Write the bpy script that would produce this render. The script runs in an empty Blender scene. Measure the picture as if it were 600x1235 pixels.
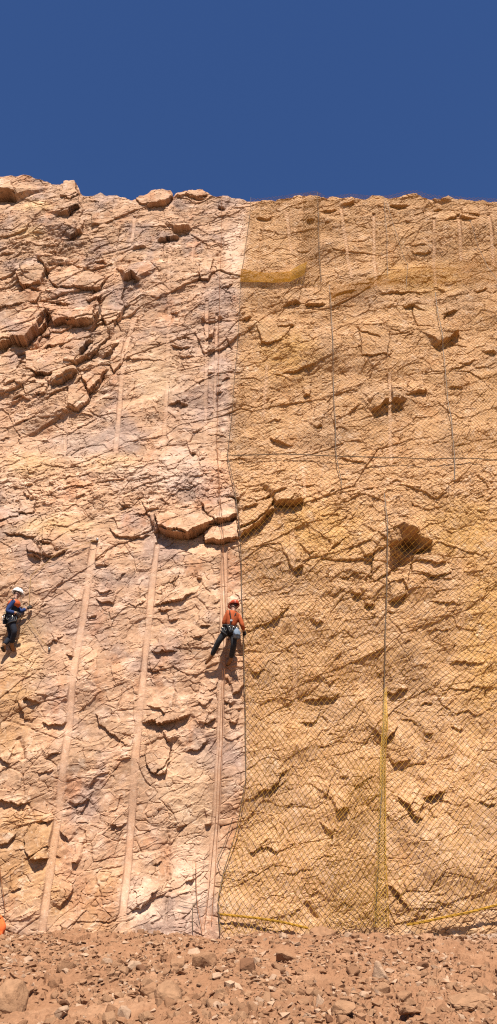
import bpy, bmesh, math, random
import numpy as np
from mathutils import Vector, Matrix

random.seed(7)
SC = bpy.context.scene
COL = SC.collection
R = math.radians

# ------------------------------------------------------------------ camera
EYE = 1.6
PITCH = 26.0
F_PX = 928.0                      # focal length in pixels of the 600x1235 photograph
cam_d = bpy.data.cameras.new('camera')
cam = bpy.data.objects.new('camera', cam_d)
COL.objects.link(cam)
cam.location = (0, 0, EYE)
cam.rotation_euler = (R(90 + PITCH), 0, 0)
cam_d.sensor_fit = 'VERTICAL'
cam_d.sensor_height = 36.0
cam_d.sensor_width = 36.0
cam_d.lens = 36.0 * F_PX / 1235.0
cam_d.clip_end = 2000
SC.camera = cam

# ------------------------------------------------------------------ sky, sun, exposure
SUN_EL, SUN_AZ = 57.0, 5.0
w = bpy.data.worlds.new('World')
SC.world = w
w.use_nodes = True
nt = w.node_tree
bg = nt.nodes['Background']
sky = nt.nodes.new('ShaderNodeTexSky')
sky.sky_type = 'NISHITA'
sky.sun_disc = False
sky.sun_elevation = R(SUN_EL)
sky.sun_rotation = R(180 - SUN_AZ)
sky.altitude = 1500
sky.air_density = 1.4
sky.dust_density = 0.0
sky.ozone_density = 4.0
hs = nt.nodes.new('ShaderNodeHueSaturation'); hs.inputs['Saturation'].default_value = 1.19; hs.inputs['Hue'].default_value = 0.513
nt.links.new(sky.outputs[0], hs.inputs['Color'])
nt.links.new(hs.outputs[0], bg.inputs[0])
bg.inputs[1].default_value = 0.05
sun_d = bpy.data.lights.new('sun', 'SUN')
sun_d.energy = 5.0
sun_d.angle = R(0.5)
sun_d.color = (1.0, 0.94, 0.86)
sun = bpy.data.objects.new('sun', sun_d)
COL.objects.link(sun)
sun.rotation_euler = (R(90 - SUN_EL), 0, R(SUN_AZ))
SC.view_settings.view_transform = 'Standard'
SC.view_settings.look = 'None'
SC.view_settings.gamma = 1
SC.view_settings.use_curve_mapping = False
SC.view_settings.exposure = 0.95
SC.cycles.use_denoising = False
SC.cycles.diffuse_bounces = 2
SC.cycles.filter_width = 1.2

# ------------------------------------------------------------------ numpy noise
U = np.uint32
def hsh(ix, iy, seed):
    n = ix.astype(np.int64).astype(U) * U(374761393) + iy.astype(np.int64).astype(U) * U(668265263) + U((seed * 2654435761 + 12345) & 0xffffffff)
    n = (n ^ (n >> U(13))) * U(1274126177)
    n = (n ^ (n >> U(15))) * U(2246822519)
    return n ^ (n >> U(16))
def h01(ix, iy, seed):
    return hsh(ix, iy, seed).astype(np.float32) * np.float32(1 / 4294967295.0)
_ang = np.linspace(0, 2 * np.pi, 32, endpoint=False)
GX, GY = np.cos(_ang).astype(np.float32), np.sin(_ang).astype(np.float32)
def gnoise(x, y, seed=0):
    x = np.asarray(x, np.float32); y = np.asarray(y, np.float32)
    x0 = np.floor(x); y0 = np.floor(y)
    fx = x - x0; fy = y - y0
    u = fx * fx * fx * (fx * (fx * 6 - 15) + 10); v = fy * fy * fy * (fy * (fy * 6 - 15) + 10)
    def c(ox, oy):
        k = hsh(x0 + ox, y0 + oy, seed) & U(31)
        return GX[k] * (fx - ox) + GY[k] * (fy - oy)
    a = c(0, 0); b = c(1, 0); d = c(0, 1); e = c(1, 1)
    return ((a + u * (b - a)) * (1 - v) + (d + u * (e - d)) * v) * 1.5
def fbm(x, y, octv, seed=0, gain=0.5):
    s = 0; a = 1.0; f = 1.0
    for i in range(octv):
        s = s + a * gnoise(x * f, y * f, seed + i * 17); a *= gain; f *= 2.03
    return s
def ridged(x, y, octv, seed=0):
    s = 0; a = 1.0; f = 1.0
    for i in range(octv):
        s = s + a * (1 - 2 * np.abs(gnoise(x * f, y * f, seed + i * 13))); a *= 0.5; f *= 2.1
    return s
def facets(x, y, seed, tilt=0.5, tint=False):
    """broken blocks: every cell of a Voronoi pattern gets its own height and slope"""
    x0 = np.floor(x); y0 = np.floor(y)
    b1 = np.full(x.shape, 9.0, np.float32); b2 = b1.copy()
    h = np.zeros(x.shape, np.float32); idr = np.zeros(x.shape, np.float32)
    for ox in (-1, 0, 1):
        for oy in (-1, 0, 1):
            cx = x0 + ox; cy = y0 + oy
            k = hsh(cx, cy, seed)
            jx = (k & U(1023)).astype(np.float32) / 1023; jy = ((k >> U(10)) & U(1023)).astype(np.float32) / 1023
            r = ((k >> U(20)) & U(4095)).astype(np.float32) / 4095
            dx = x - cx - jx; dy = y - cy - jy
            dd = dx * dx + dy * dy
            k2 = hsh(cx, cy, seed + 5)
            tx = ((k2 & U(1023)).astype(np.float32) / 511.5 - 1) * tilt; ty = (((k2 >> U(10)) & U(1023)).astype(np.float32) / 511.5 - 1) * tilt
            near = dd < b1
            b2 = np.where(near, b1, np.minimum(b2, dd))
            h = np.where(near, r - 0.5 + tx * dx + ty * dy, h)
            idr = np.where(near, r, idr)
            b1 = np.where(near, dd, b1)
    return h, np.sqrt(b2) - np.sqrt(b1), idr
def creased(x, y, seed):
    """flat triangular faces meeting in sharp edges: linear interpolation on a jittered triangle lattice"""
    F2, G2 = 0.36602540378, 0.2113248654
    s = (x + y) * F2
    i = np.floor(x + s); j = np.floor(y + s)
    t = (i + j) * G2
    fx = x - (i - t); fy = y - (j - t)
    u_ = fx + (fx + fy) * F2; v_ = fy + (fx + fy) * F2
    a = h01(i, j, seed); c = h01(i + 1, j + 1, seed)
    lo = u_ > v_
    b = np.where(lo, h01(i + 1, j, seed), h01(i, j + 1, seed))
    hi_, mn = np.maximum(u_, v_), np.minimum(u_, v_)
    return a * (1 - hi_) + b * (hi_ - mn) + c * mn - 0.5
def sstep(a, b, x):
    t = np.clip((x - a) / (b - a), 0, 1)
    return t * t * (3 - 2 * t)

# ------------------------------------------------------------------ the quarry face: profile and pixel -> point
S_ = 1.25
PROF_Z = np.array([-3.0, 0.7, 8.2, 9.6, 10.9, 17.2, 17.9, 22.0, 26.0])
PROF_Y = np.array([14.2, 14.5, 15.05, 15.35, 15.8, 16.6, 16.9, 17.45, 17.9])
PROF_Z = EYE + S_ * (PROF_Z - EYE); PROF_Y = S_ * PROF_Y
_zz = np.linspace(PROF_Z[0], PROF_Z[-1], 600)
_yy = np.interp(_zz, PROF_Z, PROF_Y)
_k = np.exp(-np.linspace(-2, 2, 25) ** 2); _k /= _k.sum()
_yy = np.convolve(np.pad(_yy, 12, mode='edge'), _k, 'valid')
def Yf(z):
    return np.interp(z, _zz, _yy)
CT, ST = math.cos(R(PITCH)), math.sin(R(PITCH))
def ray(px, py):
    cx = (px - 300.0) / F_PX; cy = (617.5 - py) / F_PX
    return np.array([cx, CT - cy * ST, ST + cy * CT])
def hit(px, py, f):
    d = ray(px, py); lo, hi = 3.0, 60.0
    for _ in range(46):
        t = 0.5 * (lo + hi)
        if f(d * t + np.array([0, 0, EYE])) > 0: hi = t
        else: lo = t
    return d * hi + np.array([0, 0, EYE])
def at(px, py):
    """point of the undisplaced face seen at a pixel of the photograph"""
    return hit(px, py, lambda p: p[1] - Yf(p[2]))
def xz(poly):
    return np.array([[p[0], p[2]] for p in (at(a, b) for a, b in poly)])
def project(x, y, z):
    zz = z - EYE
    dep = y * CT + zz * ST; up = -y * ST + zz * CT
    return 300 + F_PX * x / dep, 617.5 - F_PX * up / dep

crest = xz([(0, 206), (30, 209), (48, 212), (60, 216), (72, 221), (84, 219), (92, 222), (100, 236), (110, 236), (120, 233), (140, 237), (160, 245),
            (172, 239), (190, 233), (206, 232), (210, 238), (222, 230), (245, 229), (256, 236), (270, 236), (300, 238), (320, 237), (345, 236),
            (380, 233), (392, 239), (410, 237), (430, 239), (450, 236), (470, 236), (490, 234), (502, 231), (512, 238), (530, 240), (540, 237),
            (552, 240), (575, 243), (600, 243)])

# dense grid, columns fanning out with height like the distances do
NC, NR, NP = 960, 1330, 26
u_in = np.linspace(-1, 1, NC)
side = 1.0 + np.cumsum(np.geomspace(0.012, 0.9, 34))
u = np.concatenate([-side[::-1], u_in, side])
v = np.linspace(0, 1, NR); v = v * (0.8 + 0.2 * v)
ZB = -0.6
half = 5.9 + (10.4 - 5.9) * v[:, None]
X = (u[None, :] * half).astype(np.float64)
ztop = np.interp(X, crest[:, 0], crest[:, 1]) 
far = np.abs(X) - 8.8
ztop = ztop + np.where(far > 0, 0.5 * gnoise(X * 0.25, X * 0 + 3.1, 5) * np.clip(far, 0, 1), 0)
Z = ZB + v[:, None] * (ztop - ZB)
Y0 = Yf(Z)
x = X.ravel().astype(np.float32); z = Z.ravel().astype(np.float32)
PX, PY = project(X.ravel(), Y0.ravel(), Z.ravel())

def blob(cx, cy, rx, ry, p=2.0):
    return np.exp(-(((PX - cx) / rx) ** 2 + ((PY - cy) / ry) ** 2) ** (p / 2))

# how broken the rock is from place to place
blocky = 0.30 + 0.55 * blob(60, 390, 95, 120, 3) + 0.45 * blob(235, 410, 60, 40) + 0.4 * blob(240, 300, 50, 50) + 0.5 * blob(60, 300, 80, 35) \
    + 0.12 * blob(440, 440, 190, 130, 3) + 0.3 * blob(450, 690, 110, 60) + 0.4 * blob(60, 665, 40, 18) + 0.3 * blob(440, 245, 200, 14)
blocky -= 0.22 * blob(190, 440, 45, 60) + 0.3 * blob(287, 300, 17, 45) + 0.12 * blob(230, 960, 60, 80)
blocky = np.clip(blocky, 0.06, 1.15).astype(np.float32)
rubble = (blob(150, 588, 260, 34, 3) + 0.7 * blob(520, 600, 150, 30, 3) + 0.5 * blob(25, 480, 40, 30)).astype(np.float32)

# ---- relief, metres towards the camera
wx = x + 0.10 * gnoise(x * 0.9, z * 0.9, 1) + 0.03 * gnoise(x * 3.7, z * 3.7, 2)
wz = z + 0.10 * gnoise(x * 0.9, z * 0.9, 3) + 0.03 * gnoise(x * 3.7, z * 3.7, 4)
ca, sa = math.cos(R(28)), math.sin(R(28))
rx_, rz_ = wx * ca + wz * sa, -wx * sa + wz * ca          # bedding rises to the right
d_low = 0.26 * fbm(x / 5.2 + 3.3, z / 4.6, 2, 21) + 0.07 * gnoise(x / 1.5, z / 1.3, 27)
fA, eA, iA = facets(rx_ / 2.3, rz_ / 1.05, 31, 0.55)
g1, g2 = math.cos(R(36)), math.sin(R(36))
fS, eS, iS = facets((wx * g1 + wz * g2) / 1.25, (-wx * g2 + wz * g1) / 0.5, 33, 0.35)
fB, eB, iB = facets(rx_ / 0.85, rz_ / 0.40, 37, 0.7)
d = d_low + 0.26 * fS * blob(62, 395, 92, 110, 4).astype(np.float32) - 0.05 * np.exp(-(eS / 0.03) ** 2) * blob(62, 395, 92, 110, 4).astype(np.float32) + 0.15 * blocky * fA + 0.09 * blocky * fB
del fA
ca2, sa2 = math.cos(R(16)), math.sin(R(16))
qx, qz = wx * ca2 + wz * sa2, -wx * sa2 + wz * ca2
fC, eC, iC = facets(qx / 0.34, qz / 0.17, 41, 0.85)
d = d + (0.018 * (0.15 + blocky) + 0.055 * rubble) * fC
fD, eD, iD = facets(wx / 0.13, wz / 0.085, 43, 0.9)
d = d + (0.006 * (0.1 + blocky) + 0.026 * rubble) * fD
# flat broken faces with sharp creases, three sizes
cw = x + 0.10 * gnoise(x * 1.7, z * 1.7, 44) + 0.03 * gnoise(x * 6, z * 6, 45); cz = z + 0.10 * gnoise(x * 1.7, z * 1.7, 46) + 0.03 * gnoise(x * 6, z * 6, 47)
c1, c2 = math.cos(R(24)), math.sin(R(24))
tx_, tz_ = cw * c1 + cz * c2, -cw * c2 + cz * c1
cr = 0.17 * creased(tx_ / 1.25, tz_ / 0.72, 301) * (0.25 + blocky) + 0.06 * creased(tx_ / 0.52 + 3, tz_ / 0.30, 303) * (0.3 + blocky) \
    + 0.022 * creased(tx_ / 0.21, tz_ / 0.125, 305) * (0.45 + blocky + rubble) + 0.008 * creased(x / 0.085, z / 0.06, 307) * (0.5 + 0.6 * blocky + rubble)
d = d + cr
r1, r2 = math.cos(R(-52)), math.sin(R(-52))
d = d + 0.24 * creased((cw * r1 + cz * r2) / 1.9, (-cw * r2 + cz * r1) / 0.62, 315) * blob(500, 960, 120, 170, 3).astype(np.float32) + 0.22 * creased(cw / 1.7, cz / 1.1, 317) * sstep(280, 330, PX).astype(np.float32)
# conchoidal breaks: irregular little steps, a few centimetres each
tn = fbm(tx_ / 0.75 + 11, tz_ / 0.34, 4, 311, 0.55)
for lv in (-0.55, -0.2, 0.12, 0.45, 0.8):
    d = d + 0.017 * (0.35 + blocky) * sstep(0, 0.025, tn - lv) * sstep(-0.2, 0.3, gnoise(x * 1.3 + lv * 40, z * 1.5, 313))
# open joints, only along some of the block edges
jm = sstep(0.05, 0.45, gnoise(x * 0.8, z * 0.8, 51)) 
d = d - 0.05 * jm * blocky * np.exp(-(eB / 0.05) ** 2) - 0.04 * sstep(0.0, 0.4, gnoise(x * 0.5, z * 0.5, 52)) * (0.3 + blocky) * np.exp(-(eA / 0.015) ** 2)
# scalloped breaks of the presplit face
sc = ridged(qx / 0.9, qz / 0.42, 3, 61)
d = d + 0.009 * sc * (0.5 + 0.5 * gnoise(x * 0.6, z * 0.6, 62))
sc2 = np.abs(gnoise(qx / 0.55 + 7, qz / 0.21, 63))
d = d - 0.035 * np.exp(-(sc2 / 0.03) ** 2) * sstep(0.1, 0.5, gnoise(x * 1.2, z * 1.2, 64))
# hairline joints, broken off here and there
d = d - 0.032 * np.exp(-(eB / 0.022) ** 2) * sstep(0.1, 0.35, gnoise(x * 2.1 + 5, z * 2.3, 66)) - 0.05 * np.exp(-(eC / 0.05) ** 2) * sstep(0.2, 0.4, gnoise(x * 2.7, z * 3.1, 67)) * (0.35 + blocky)
# small chips: short ledges a few centimetres deep
chip = gnoise(qx / 0.42 + 0.6 * gnoise(qx * 1.9, qz * 1.9, 68), qz / 0.16, 69)
d = d + 0.04 * np.where(chip > 0.33, np.minimum(1, (chip - 0.33) * 8) * np.exp(-(chip - 0.33) * 5), 0) * (0.4 + blocky)
d = d + 0.007 * fbm(x * 5, z * 6, 3, 65)
d = d.astype(np.float32)

jx = x + 0.035 * gnoise(x * 5.1, z * 5.1, 71) + 0.018 * gnoise(x * 13, z * 13, 72)
jz = z + 0.035 * gnoise(x * 5.1, z * 5.1, 73) + 0.018 * gnoise(x * 13, z * 13, 74)

def near_poly(P, pad):
    m = np.where((x > P[:, 0].min() - pad) & (x < P[:, 0].max() + pad) & (z > P[:, 1].min() - pad) & (z < P[:, 1].max() + pad))[0]
    a, b = jx[m], jz[m]
    best = np.full(a.shape, 1e9, np.float32); sg = np.zeros_like(best); sp = np.zeros_like(best)
    seg = np.hypot(*(P[1:] - P[:-1]).T); tot = seg.sum(); acc = 0
    for i in range(len(P) - 1):
        dx, dz = P[i + 1] - P[i]
        L2 = dx * dx + dz * dz
        t = np.clip(((a - P[i, 0]) * dx + (b - P[i, 1]) * dz) / L2, 0, 1)
        ex = a - P[i, 0] - t * dx; ez = b - P[i, 1] - t * dz
        dd = np.hypot(ex, ez)
        n = dd < best
        best = np.where(n, dd, best); sg = np.where(n, dx * ez - dz * ex, sg); sp = np.where(n, (acc + t * seg[i]) / tot, sp)
        acc += seg[i]
    return m, best, sg > 0, sp, tot

rl = random.Random(3)
def jag(P, amt=0.14, rounds=2):
    for _ in range(rounds):
        Q = [P[0]]
        for p0, p1 in zip(P[:-1], P[1:]):
            dv = p1 - p0; L_ = math.hypot(*dv)
            if L_ > 0.10:
                Q.append(p0 + dv * rl.uniform(.35, .65) + np.array([-dv[1], dv[0]]) * rl.uniform(-amt, amt))
            Q.append(p1)
        P = np.array(Q)
    return P
def ledge(poly, dep, up=None, world=False):
    """a broken edge: rock above it stands proud like a wedge-shaped slab, rock below is cut back a little"""
    if poly[0][0] > poly[-1][0]: poly = poly[::-1]
    P = jag(np.array(poly) if world else xz(poly))
    if not world: dep *= 1.2 + 0.35 * min(1, dep / .2)
    up = up or (0.30 + 2.6 * dep)
    m, dist, above, s, tot = near_poly(P, up * 1.1)
    e1, e2 = rl.uniform(.05, .45), rl.uniform(.05, .45)
    if dep > .2: e1, e2 = min(e1, .15), min(e2, .15)
    tap = np.clip(s / e1, 0, 1) * np.clip((1 - s) / e2, 0, 1)
    k = 0.85 + 0.3 * gnoise(s * tot * 1.7 + P[0, 0] * 7, s * 0 + P[0, 1], 81)
    d[m] += np.where(above, dep * tap * k * np.clip(1 - dist / up, 0, 1), -0.4 * dep * tap * np.clip(1 - dist / (1.3 * dep + 0.05), 0, 1))

def crack(poly, dep=0.06, wd=0.022):
    P = xz(poly)
    m, dist, above, s, tot = near_poly(P, wd * 4)
    tap = sstep(0, 0.1, s) * sstep(1, 0.9, s)
    d[m] -= dep * tap * np.exp(-(dist / wd) ** 2) * (0.75 + 0.5 * gnoise(s * tot * 3, s * 0, 83))

LEDGES = [
 ([(-25,228),(-12,229),(0,231),(12,233),(20,239)],.30), ([(84,262),(90,254),(98,252)],.18), ([(96,264),(101,256),(106,252)],.06), ([(84,287),(92,281),(100,280)],.14),
 ([(48,293),(58,289),(68,286)],.05), ([(0,309),(10,306),(20,303)],.07), ([(22,299),(40,294)],.06), ([(40,311),(52,322),(57,327),(72,320),(90,316)],.11),
 ([(90,318),(100,322),(108,325)],.08), ([(110,314),(125,313),(130,318)],.07), ([(18,330),(38,333)],.07), ([(78,242),(86,238),(94,232)],.07),
 ([(176,252),(190,251),(205,246),(208,240)],.15), ([(210,239),(227,236),(250,238)],.07), ([(263,248),(273,250)],.12), ([(210,279),(220,276),(230,272)],.16),
 ([(190,291),(203,288),(217,284)],.15), ([(159,302),(177,299)],.07), ([(150,341),(160,337),(170,345)],.20), ([(268,352),(276,349),(283,343)],.07),
 ([(37,347),(52,351)],.09), ([(44,362),(64,364),(80,366),(103,360)],.11), ([(44,374),(61,379),(79,379)],.09), ([(79,380),(97,376),(115,370)],.03),
 ([(-10,419),(0,418),(14,414),(32,415),(46,398),(61,373)],.30), ([(0,405),(16,402),(35,401)],.07), ([(66,396),(80,393),(94,397),(114,394)],.14),
 ([(112,405),(119,382),(124,352)],.16), ([(58,420),(75,420),(92,412)],.09), ([(97,438),(107,424),(117,414)],.18), ([(108,437),(116,422),(130,408)],.07),
 ([(125,437),(139,422),(146,413)],.12), ([(88,446),(101,452),(114,453)],.12), ([(66,470),(80,460),(96,453)],.16), ([(56,486),(72,476),(88,462)],.08),
 ([(33,466),(45,462)],.11), ([(107,478),(120,468),(131,450)],.08), ([(83,494),(93,497),(110,488)],.09), ([(139,404),(141,390),(149,374)],.10),
 ([(6,470),(20,466),(30,470)],.06), ([(10,486),(26,482),(40,487)],.06), ([(44,478),(52,476)],.07),
 ([(242,385),(251,389),(270,385)],.08), ([(207,416),(219,420),(231,418)],.08), ([(246,410),(257,409)],.12), ([(214,428),(235,429)],.05),
 ([(150,432),(177,434),(201,437)],.03), ([(173,418),(198,416)],.03), ([(203,489),(214,484),(227,486)],.08), ([(260,477),(270,474)],.05),
 ([(267,464),(278,458)],.05), ([(233,522),(243,517)],.05), ([(206,377),(217,376)],.07), ([(250,455),(258,452)],.05), ([(212,408),(226,406),(236,409)],.05),
 ([(80,496),(93,497)],.07), ([(0,532),(12,528)],.04), ([(20,527),(27,536)],.04), ([(28,592),(42,604)],.07), ([(0,644),(13,647),(24,646),(35,650),(52,647)],.07),
 ([(131,635),(139,644),(160,647)],.06), ([(144,614),(160,610)],.06), ([(150,646),(171,646),(184,641)],.06),
 ([(184,640),(192,637),(203,643),(227,647),(246,637),(260,631)],.24), ([(260,630),(275,630),(287,623)],.21), ([(246,653),(267,655),(288,653)],.10),
 ([(213,619),(230,616),(244,615)],.04), ([(243,626),(262,612)],.04), ([(250,603),(265,600),(283,601)],.06), ([(155,618),(180,616),(193,614)],.05),
 ([(277,602),(289,605)],.12), ([(230,549),(237,549)],.10), ([(240,556),(250,552)],.05), ([(12,618),(28,614)],.05), ([(90,600),(104,596)],.04),
 ([(288,654),(303,641),(318,628),(333,616)],.20), ([(333,613),(350,612),(365,607)],.22), ([(293,622),(312,612)],.14), ([(327,601),(346,594)],.15),
 ([(307,592),(324,590)],.06), ([(292,664),(310,662),(340,660)],.04), ([(353,690),(366,685)],.14), ([(371,671),(382,667)],.08), ([(389,673),(405,658),(423,645)],.05),
 ([(409,696),(437,693)],.05), ([(470,662),(480,655),(490,648),(503,641)],.20), ([(498,665),(510,660),(521,653)],.15), ([(438,674),(456,665),(468,660)],.12),
 ([(492,678),(523,681),(543,676)],.12), ([(494,694),(515,696),(550,698)],.04), ([(438,702),(450,692),(466,680)],.08), ([(467,725),(480,723),(491,717)],.12),
 ([(440,732),(452,729)],.12), ([(513,727),(539,728),(562,726)],.05), ([(543,799),(563,797),(588,797)],.06), ([(525,829),(565,830),(600,830)],.045),
 ([(468,832),(480,834),(494,826)],.10), ([(507,850),(523,845)],.06), ([(487,775),(499,770)],.04),
 ([(296,764),(315,755),(339,741),(352,729)],.09), ([(379,757),(390,752)],.08), ([(400,721),(419,709)],.06), ([(424,721),(437,717)],.08), ([(301,814),(320,806)],.06),
 ([(362,846),(387,841),(410,836)],.08), ([(395,828),(404,820)],.06), ([(293,962),(310,958),(333,946),(349,925)],.08), ([(360,870),(379,870),(387,858)],.07),
 ([(391,962),(399,943)],.06), ([(405,979),(421,974)],.11), ([(410,938),(421,937)],.04), ([(398,1008),(404,1000)],.1), ([(465,892),(475,883),(481,874)],.10), ([(473,921),(487,918),(497,917)],.09),
 ([(512,887),(523,885)],.08), ([(507,965),(528,957),(536,951)],.12), ([(477,961),(491,973),(497,985),(508,988)],.10), ([(544,876),(561,877)],.05),
 ([(577,968),(597,970)],.05), ([(299,1029),(309,1024),(324,1021),(339,1028)],.06), ([(464,1067),(480,1077),(488,1091),(491,1104)],.06),
 ([(309,258),(322,262),(330,258)],.10), ([(385,256),(400,256),(411,253)],.10), ([(410,249),(428,248)],.12), ([(357,302),(371,306)],.07), ([(370,270),(380,268)],.10),
 ([(339,369),(352,365),(364,365)],.14), ([(367,367),(394,367)],.13), ([(400,356),(416,351),(432,350)],.09), ([(469,249),(486,249),(497,245)],.12),
 ([(499,258),(512,257)],.10), ([(517,252),(536,249)],.12), ([(533,271),(547,267),(562,270),(576,268)],.13), ([(497,301),(522,301)],.08),
 ([(453,356),(470,353),(490,349),(515,349)],.09), ([(485,367),(500,365),(515,374)],.15), ([(533,377),(555,370)],.12), ([(573,348),(590,344)],.10),
 ([(334,396),(355,393)],.12), ([(338,452),(355,448),(383,438)],.09), ([(366,474),(375,474)],.13), ([(318,508),(331,504),(341,503)],.05),
 ([(325,526),(341,533),(355,534)],.10), ([(382,516),(390,512)],.10), ([(294,388),(306,385)],.11), ([(523,418),(530,414),(543,408),(555,400)],.20),
 ([(581,423),(600,427)],.12), ([(538,456),(557,445),(583,434)],.06), ([(447,498),(460,491),(470,486),(488,489)],.20), ([(488,478),(500,476),(515,474)],.16),
 ([(539,468),(559,470)],.08), ([(433,404),(447,407),(461,412)],.11), ([(466,398),(500,399)],.04), ([(405,552),(440,556)],.07),
 ([(35,670),(51,677)],.10), ([(52,657),(64,657)],.10), ([(65,664),(79,665)],.09), ([(56,674),(68,670)],.07), ([(115,721),(139,728)],.06), ([(144,701),(153,690)],.06), ([(80,790),(95,792)],.09),
 ([(113,711),(125,717),(139,712)],.06), ([(116,683),(133,681)],.06), ([(107,746),(117,744)],.05), ([(57,780),(70,774),(80,766)],.05), ([(51,735),(56,728)],.06),
 ([(187,729),(206,728),(222,724),(238,717)],.09), ([(190,736),(211,737)],.06), ([(240,761),(255,758)],.07), ([(237,699),(244,698)],.08), ([(182,785),(201,787),(217,788)],.08),
 ([(230,772),(249,770)],.05), ([(150,731),(165,732),(179,723)],.03), ([(205,750),(216,746)],.05), ([(252,708),(268,706)],.03), ([(256,730),(267,724)],.04),
 ([(20,844),(32,867),(40,871)],.07), ([(31,844),(40,846),(51,851)],.09), ([(52,872),(67,875),(82,872)],.07), ([(55,916),(77,909)],.06), ([(0,911),(6,920),(16,921)],.09),
 ([(115,861),(136,885),(147,896),(160,901)],.06), ([(40,932),(67,929)],.04), ([(107,955),(133,930)],.04), ([(171,872),(190,873),(209,869),(230,861)],.14),
 ([(243,877),(261,867)],.08), ([(223,908),(243,903),(249,892)],.07), ([(185,934),(195,934),(201,926),(206,916)],.08), ([(271,841),(281,852)],.07), ([(277,871),(286,873)],.08),
 ([(281,839),(290,832),(295,825)],.09), ([(202,895),(211,887)],.11), ([(178,851),(201,862)],.05), ([(0,965),(13,969),(27,971),(40,966)],.09), ([(48,990),(58,993),(68,984)],.13),
 ([(35,1036),(48,1037),(59,1035)],.13), ([(72,999),(85,1015)],.08), ([(0,1022),(11,1017),(20,1003)],.07), ([(88,1041),(96,1042)],.07), ([(129,994),(153,993)],.05),
 ([(96,990),(104,972),(112,955)],.05), ([(80,967),(98,969),(110,963)],.05), ([(72,1097),(88,1075),(92,1057)],.06), ([(155,1095),(169,1097),(180,1086),(195,1071)],.09),
 ([(182,1043),(195,1038)],.05), ([(224,1061),(234,1061)],.05), ([(210,997),(226,993)],.04), ([(246,994),(256,994)],.06), ([(15,1078),(28,1070)],.05),
]
for p_, dd_ in LEDGES: ledge(p_, dd_ * (.8 if p_[0][0] > 300 and p_[0][1] < 560 else 1))
# many short broken edges between the big ones
rs = random.Random(23); made = 0
while made < 560:
    zc = rs.uniform(0.6, 26.5); xc = rs.uniform(-1, 1) * (5.6 + (zc / 27) * 4.4)
    if float(gnoise(np.array([xc * .55]), np.array([zc * .6]), 131)[0]) + rs.uniform(-.45, .45) < -.05: continue
    if xc < -.3 and zc < 10 and rs.random() < .6: continue
    L_ = 0.12 + 0.75 * rs.random() ** 2.2; an = rs.choice((rs.gauss(18, 14), rs.gauss(30, 12), rs.gauss(-8, 12), rs.gauss(60, 14), rs.gauss(88, 12)))
    k_ = rs.randint(2, 5); pt = [(0.0, 0.0)]
    for _ in range(k_):
        a_k = R(an + rs.gauss(0, 24)); pt.append((pt[-1][0] + L_ / k_ * math.cos(a_k), pt[-1][1] + L_ / k_ * math.sin(a_k)))
    ledge([(xc + a_, zc + b_) for a_, b_ in pt], rs.uniform(.012, .03) + .035 * L_ * rs.random(), 0.06 + 0.35 * L_ * rs.random(), True); made += 1
for p_, dd_, w_ in [
 ([(27,334),(25,350)],.12,.06), ([(57,326),(55,340)],.12,.06), ([(269,282),(267,300),(257,314)],.12,.06), ([(244,320),(250,342)],.08,.04), ([(252,318),(251,342)],.08,.04),
 ([(214,496),(225,482)],.08,.04), ([(22,888),(29,907),(31,920)],.12,.06), ([(117,1050),(147,1045)],.04,.02), ([(115,1052),(124,1092),(138,1088)],.05,.022),
 ([(103,1001),(100,1030)],.06,.025), ([(203,990),(202,1040),(203,1060),(200,1120)],.06,.03), ([(209,820),(212,845),(208,862)],.07,.035), ([(215,710),(226,682)],.04,.025),
 ([(488,294),(499,291),(511,270)],.07,.03), ([(318,262),(314,300),(311,330)],.08,.06), ([(527,1005),(528,1030)],.08,.03), ([(368,1088),(376,1102),(384,1112)],.12,.06),
 ([(196,250),(201,275),(197,300),(199,325)],.06,.03), ([(236,696),(250,712),(258,720)],.04,.02), ([(270,655),(295,672)],.03,.02), ([(24,560),(60,575),(90,570)],.03,.02),
 ([(430,395),(520,398),(600,392)],.03,.02), ([(280,500),(312,486),(340,470)],.04,.025), ([(183,1118),(196,1106)],.06,.03), ([(463,380),(466,420),(468,480)],.04,.03)]:
    crack(p_, dd_, w_)
crack([(473,692),(480,678),(490,664),(502,646)], .70, .32)
crack([(503,668),(520,658)], .2, .14)
crack([(448,502),(486,492)], .2, .12); crack([(525,421),(550,410)], .22, .12)

def slab(poly, h, tilt=.55):
    """a block still standing in the face: flat front, hard broken sides, an open joint round it"""
    P = xz(poly); P = jag(np.concatenate([P, P[:1]]), .10, 2)
    m, dist, _, _, _ = near_poly(P, .25)
    a, b = jx[m], jz[m]; ins = np.zeros(len(m), bool)
    for (x0, z0), (x1, z1) in zip(P[:-1], P[1:]):
        cr_ = ((z0 > b) != (z1 > b)) & (a < (x1 - x0) * (b - z0) / (z1 - z0 + 1e-9) + x0)
        ins ^= cr_
    t = (b - P[:, 1].min()) / (P[:, 1].max() - P[:, 1].min()); q = (a - P[:, 0].min()) / (P[:, 0].max() - P[:, 0].min()) - .5
    tl = rl.uniform(-.35, .35)
    base = d_low[m] * .6 + .4 * d[m]
    mean = float(d[m][ins].mean()) if ins.any() else 0
    top = .45 * d[m] + .55 * mean + h * (1 - tilt * t + tl * q)
    d[m] = np.where(ins, top, d[m] - (.03 + .25 * h) * np.exp(-(dist / .035) ** 2))
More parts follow.
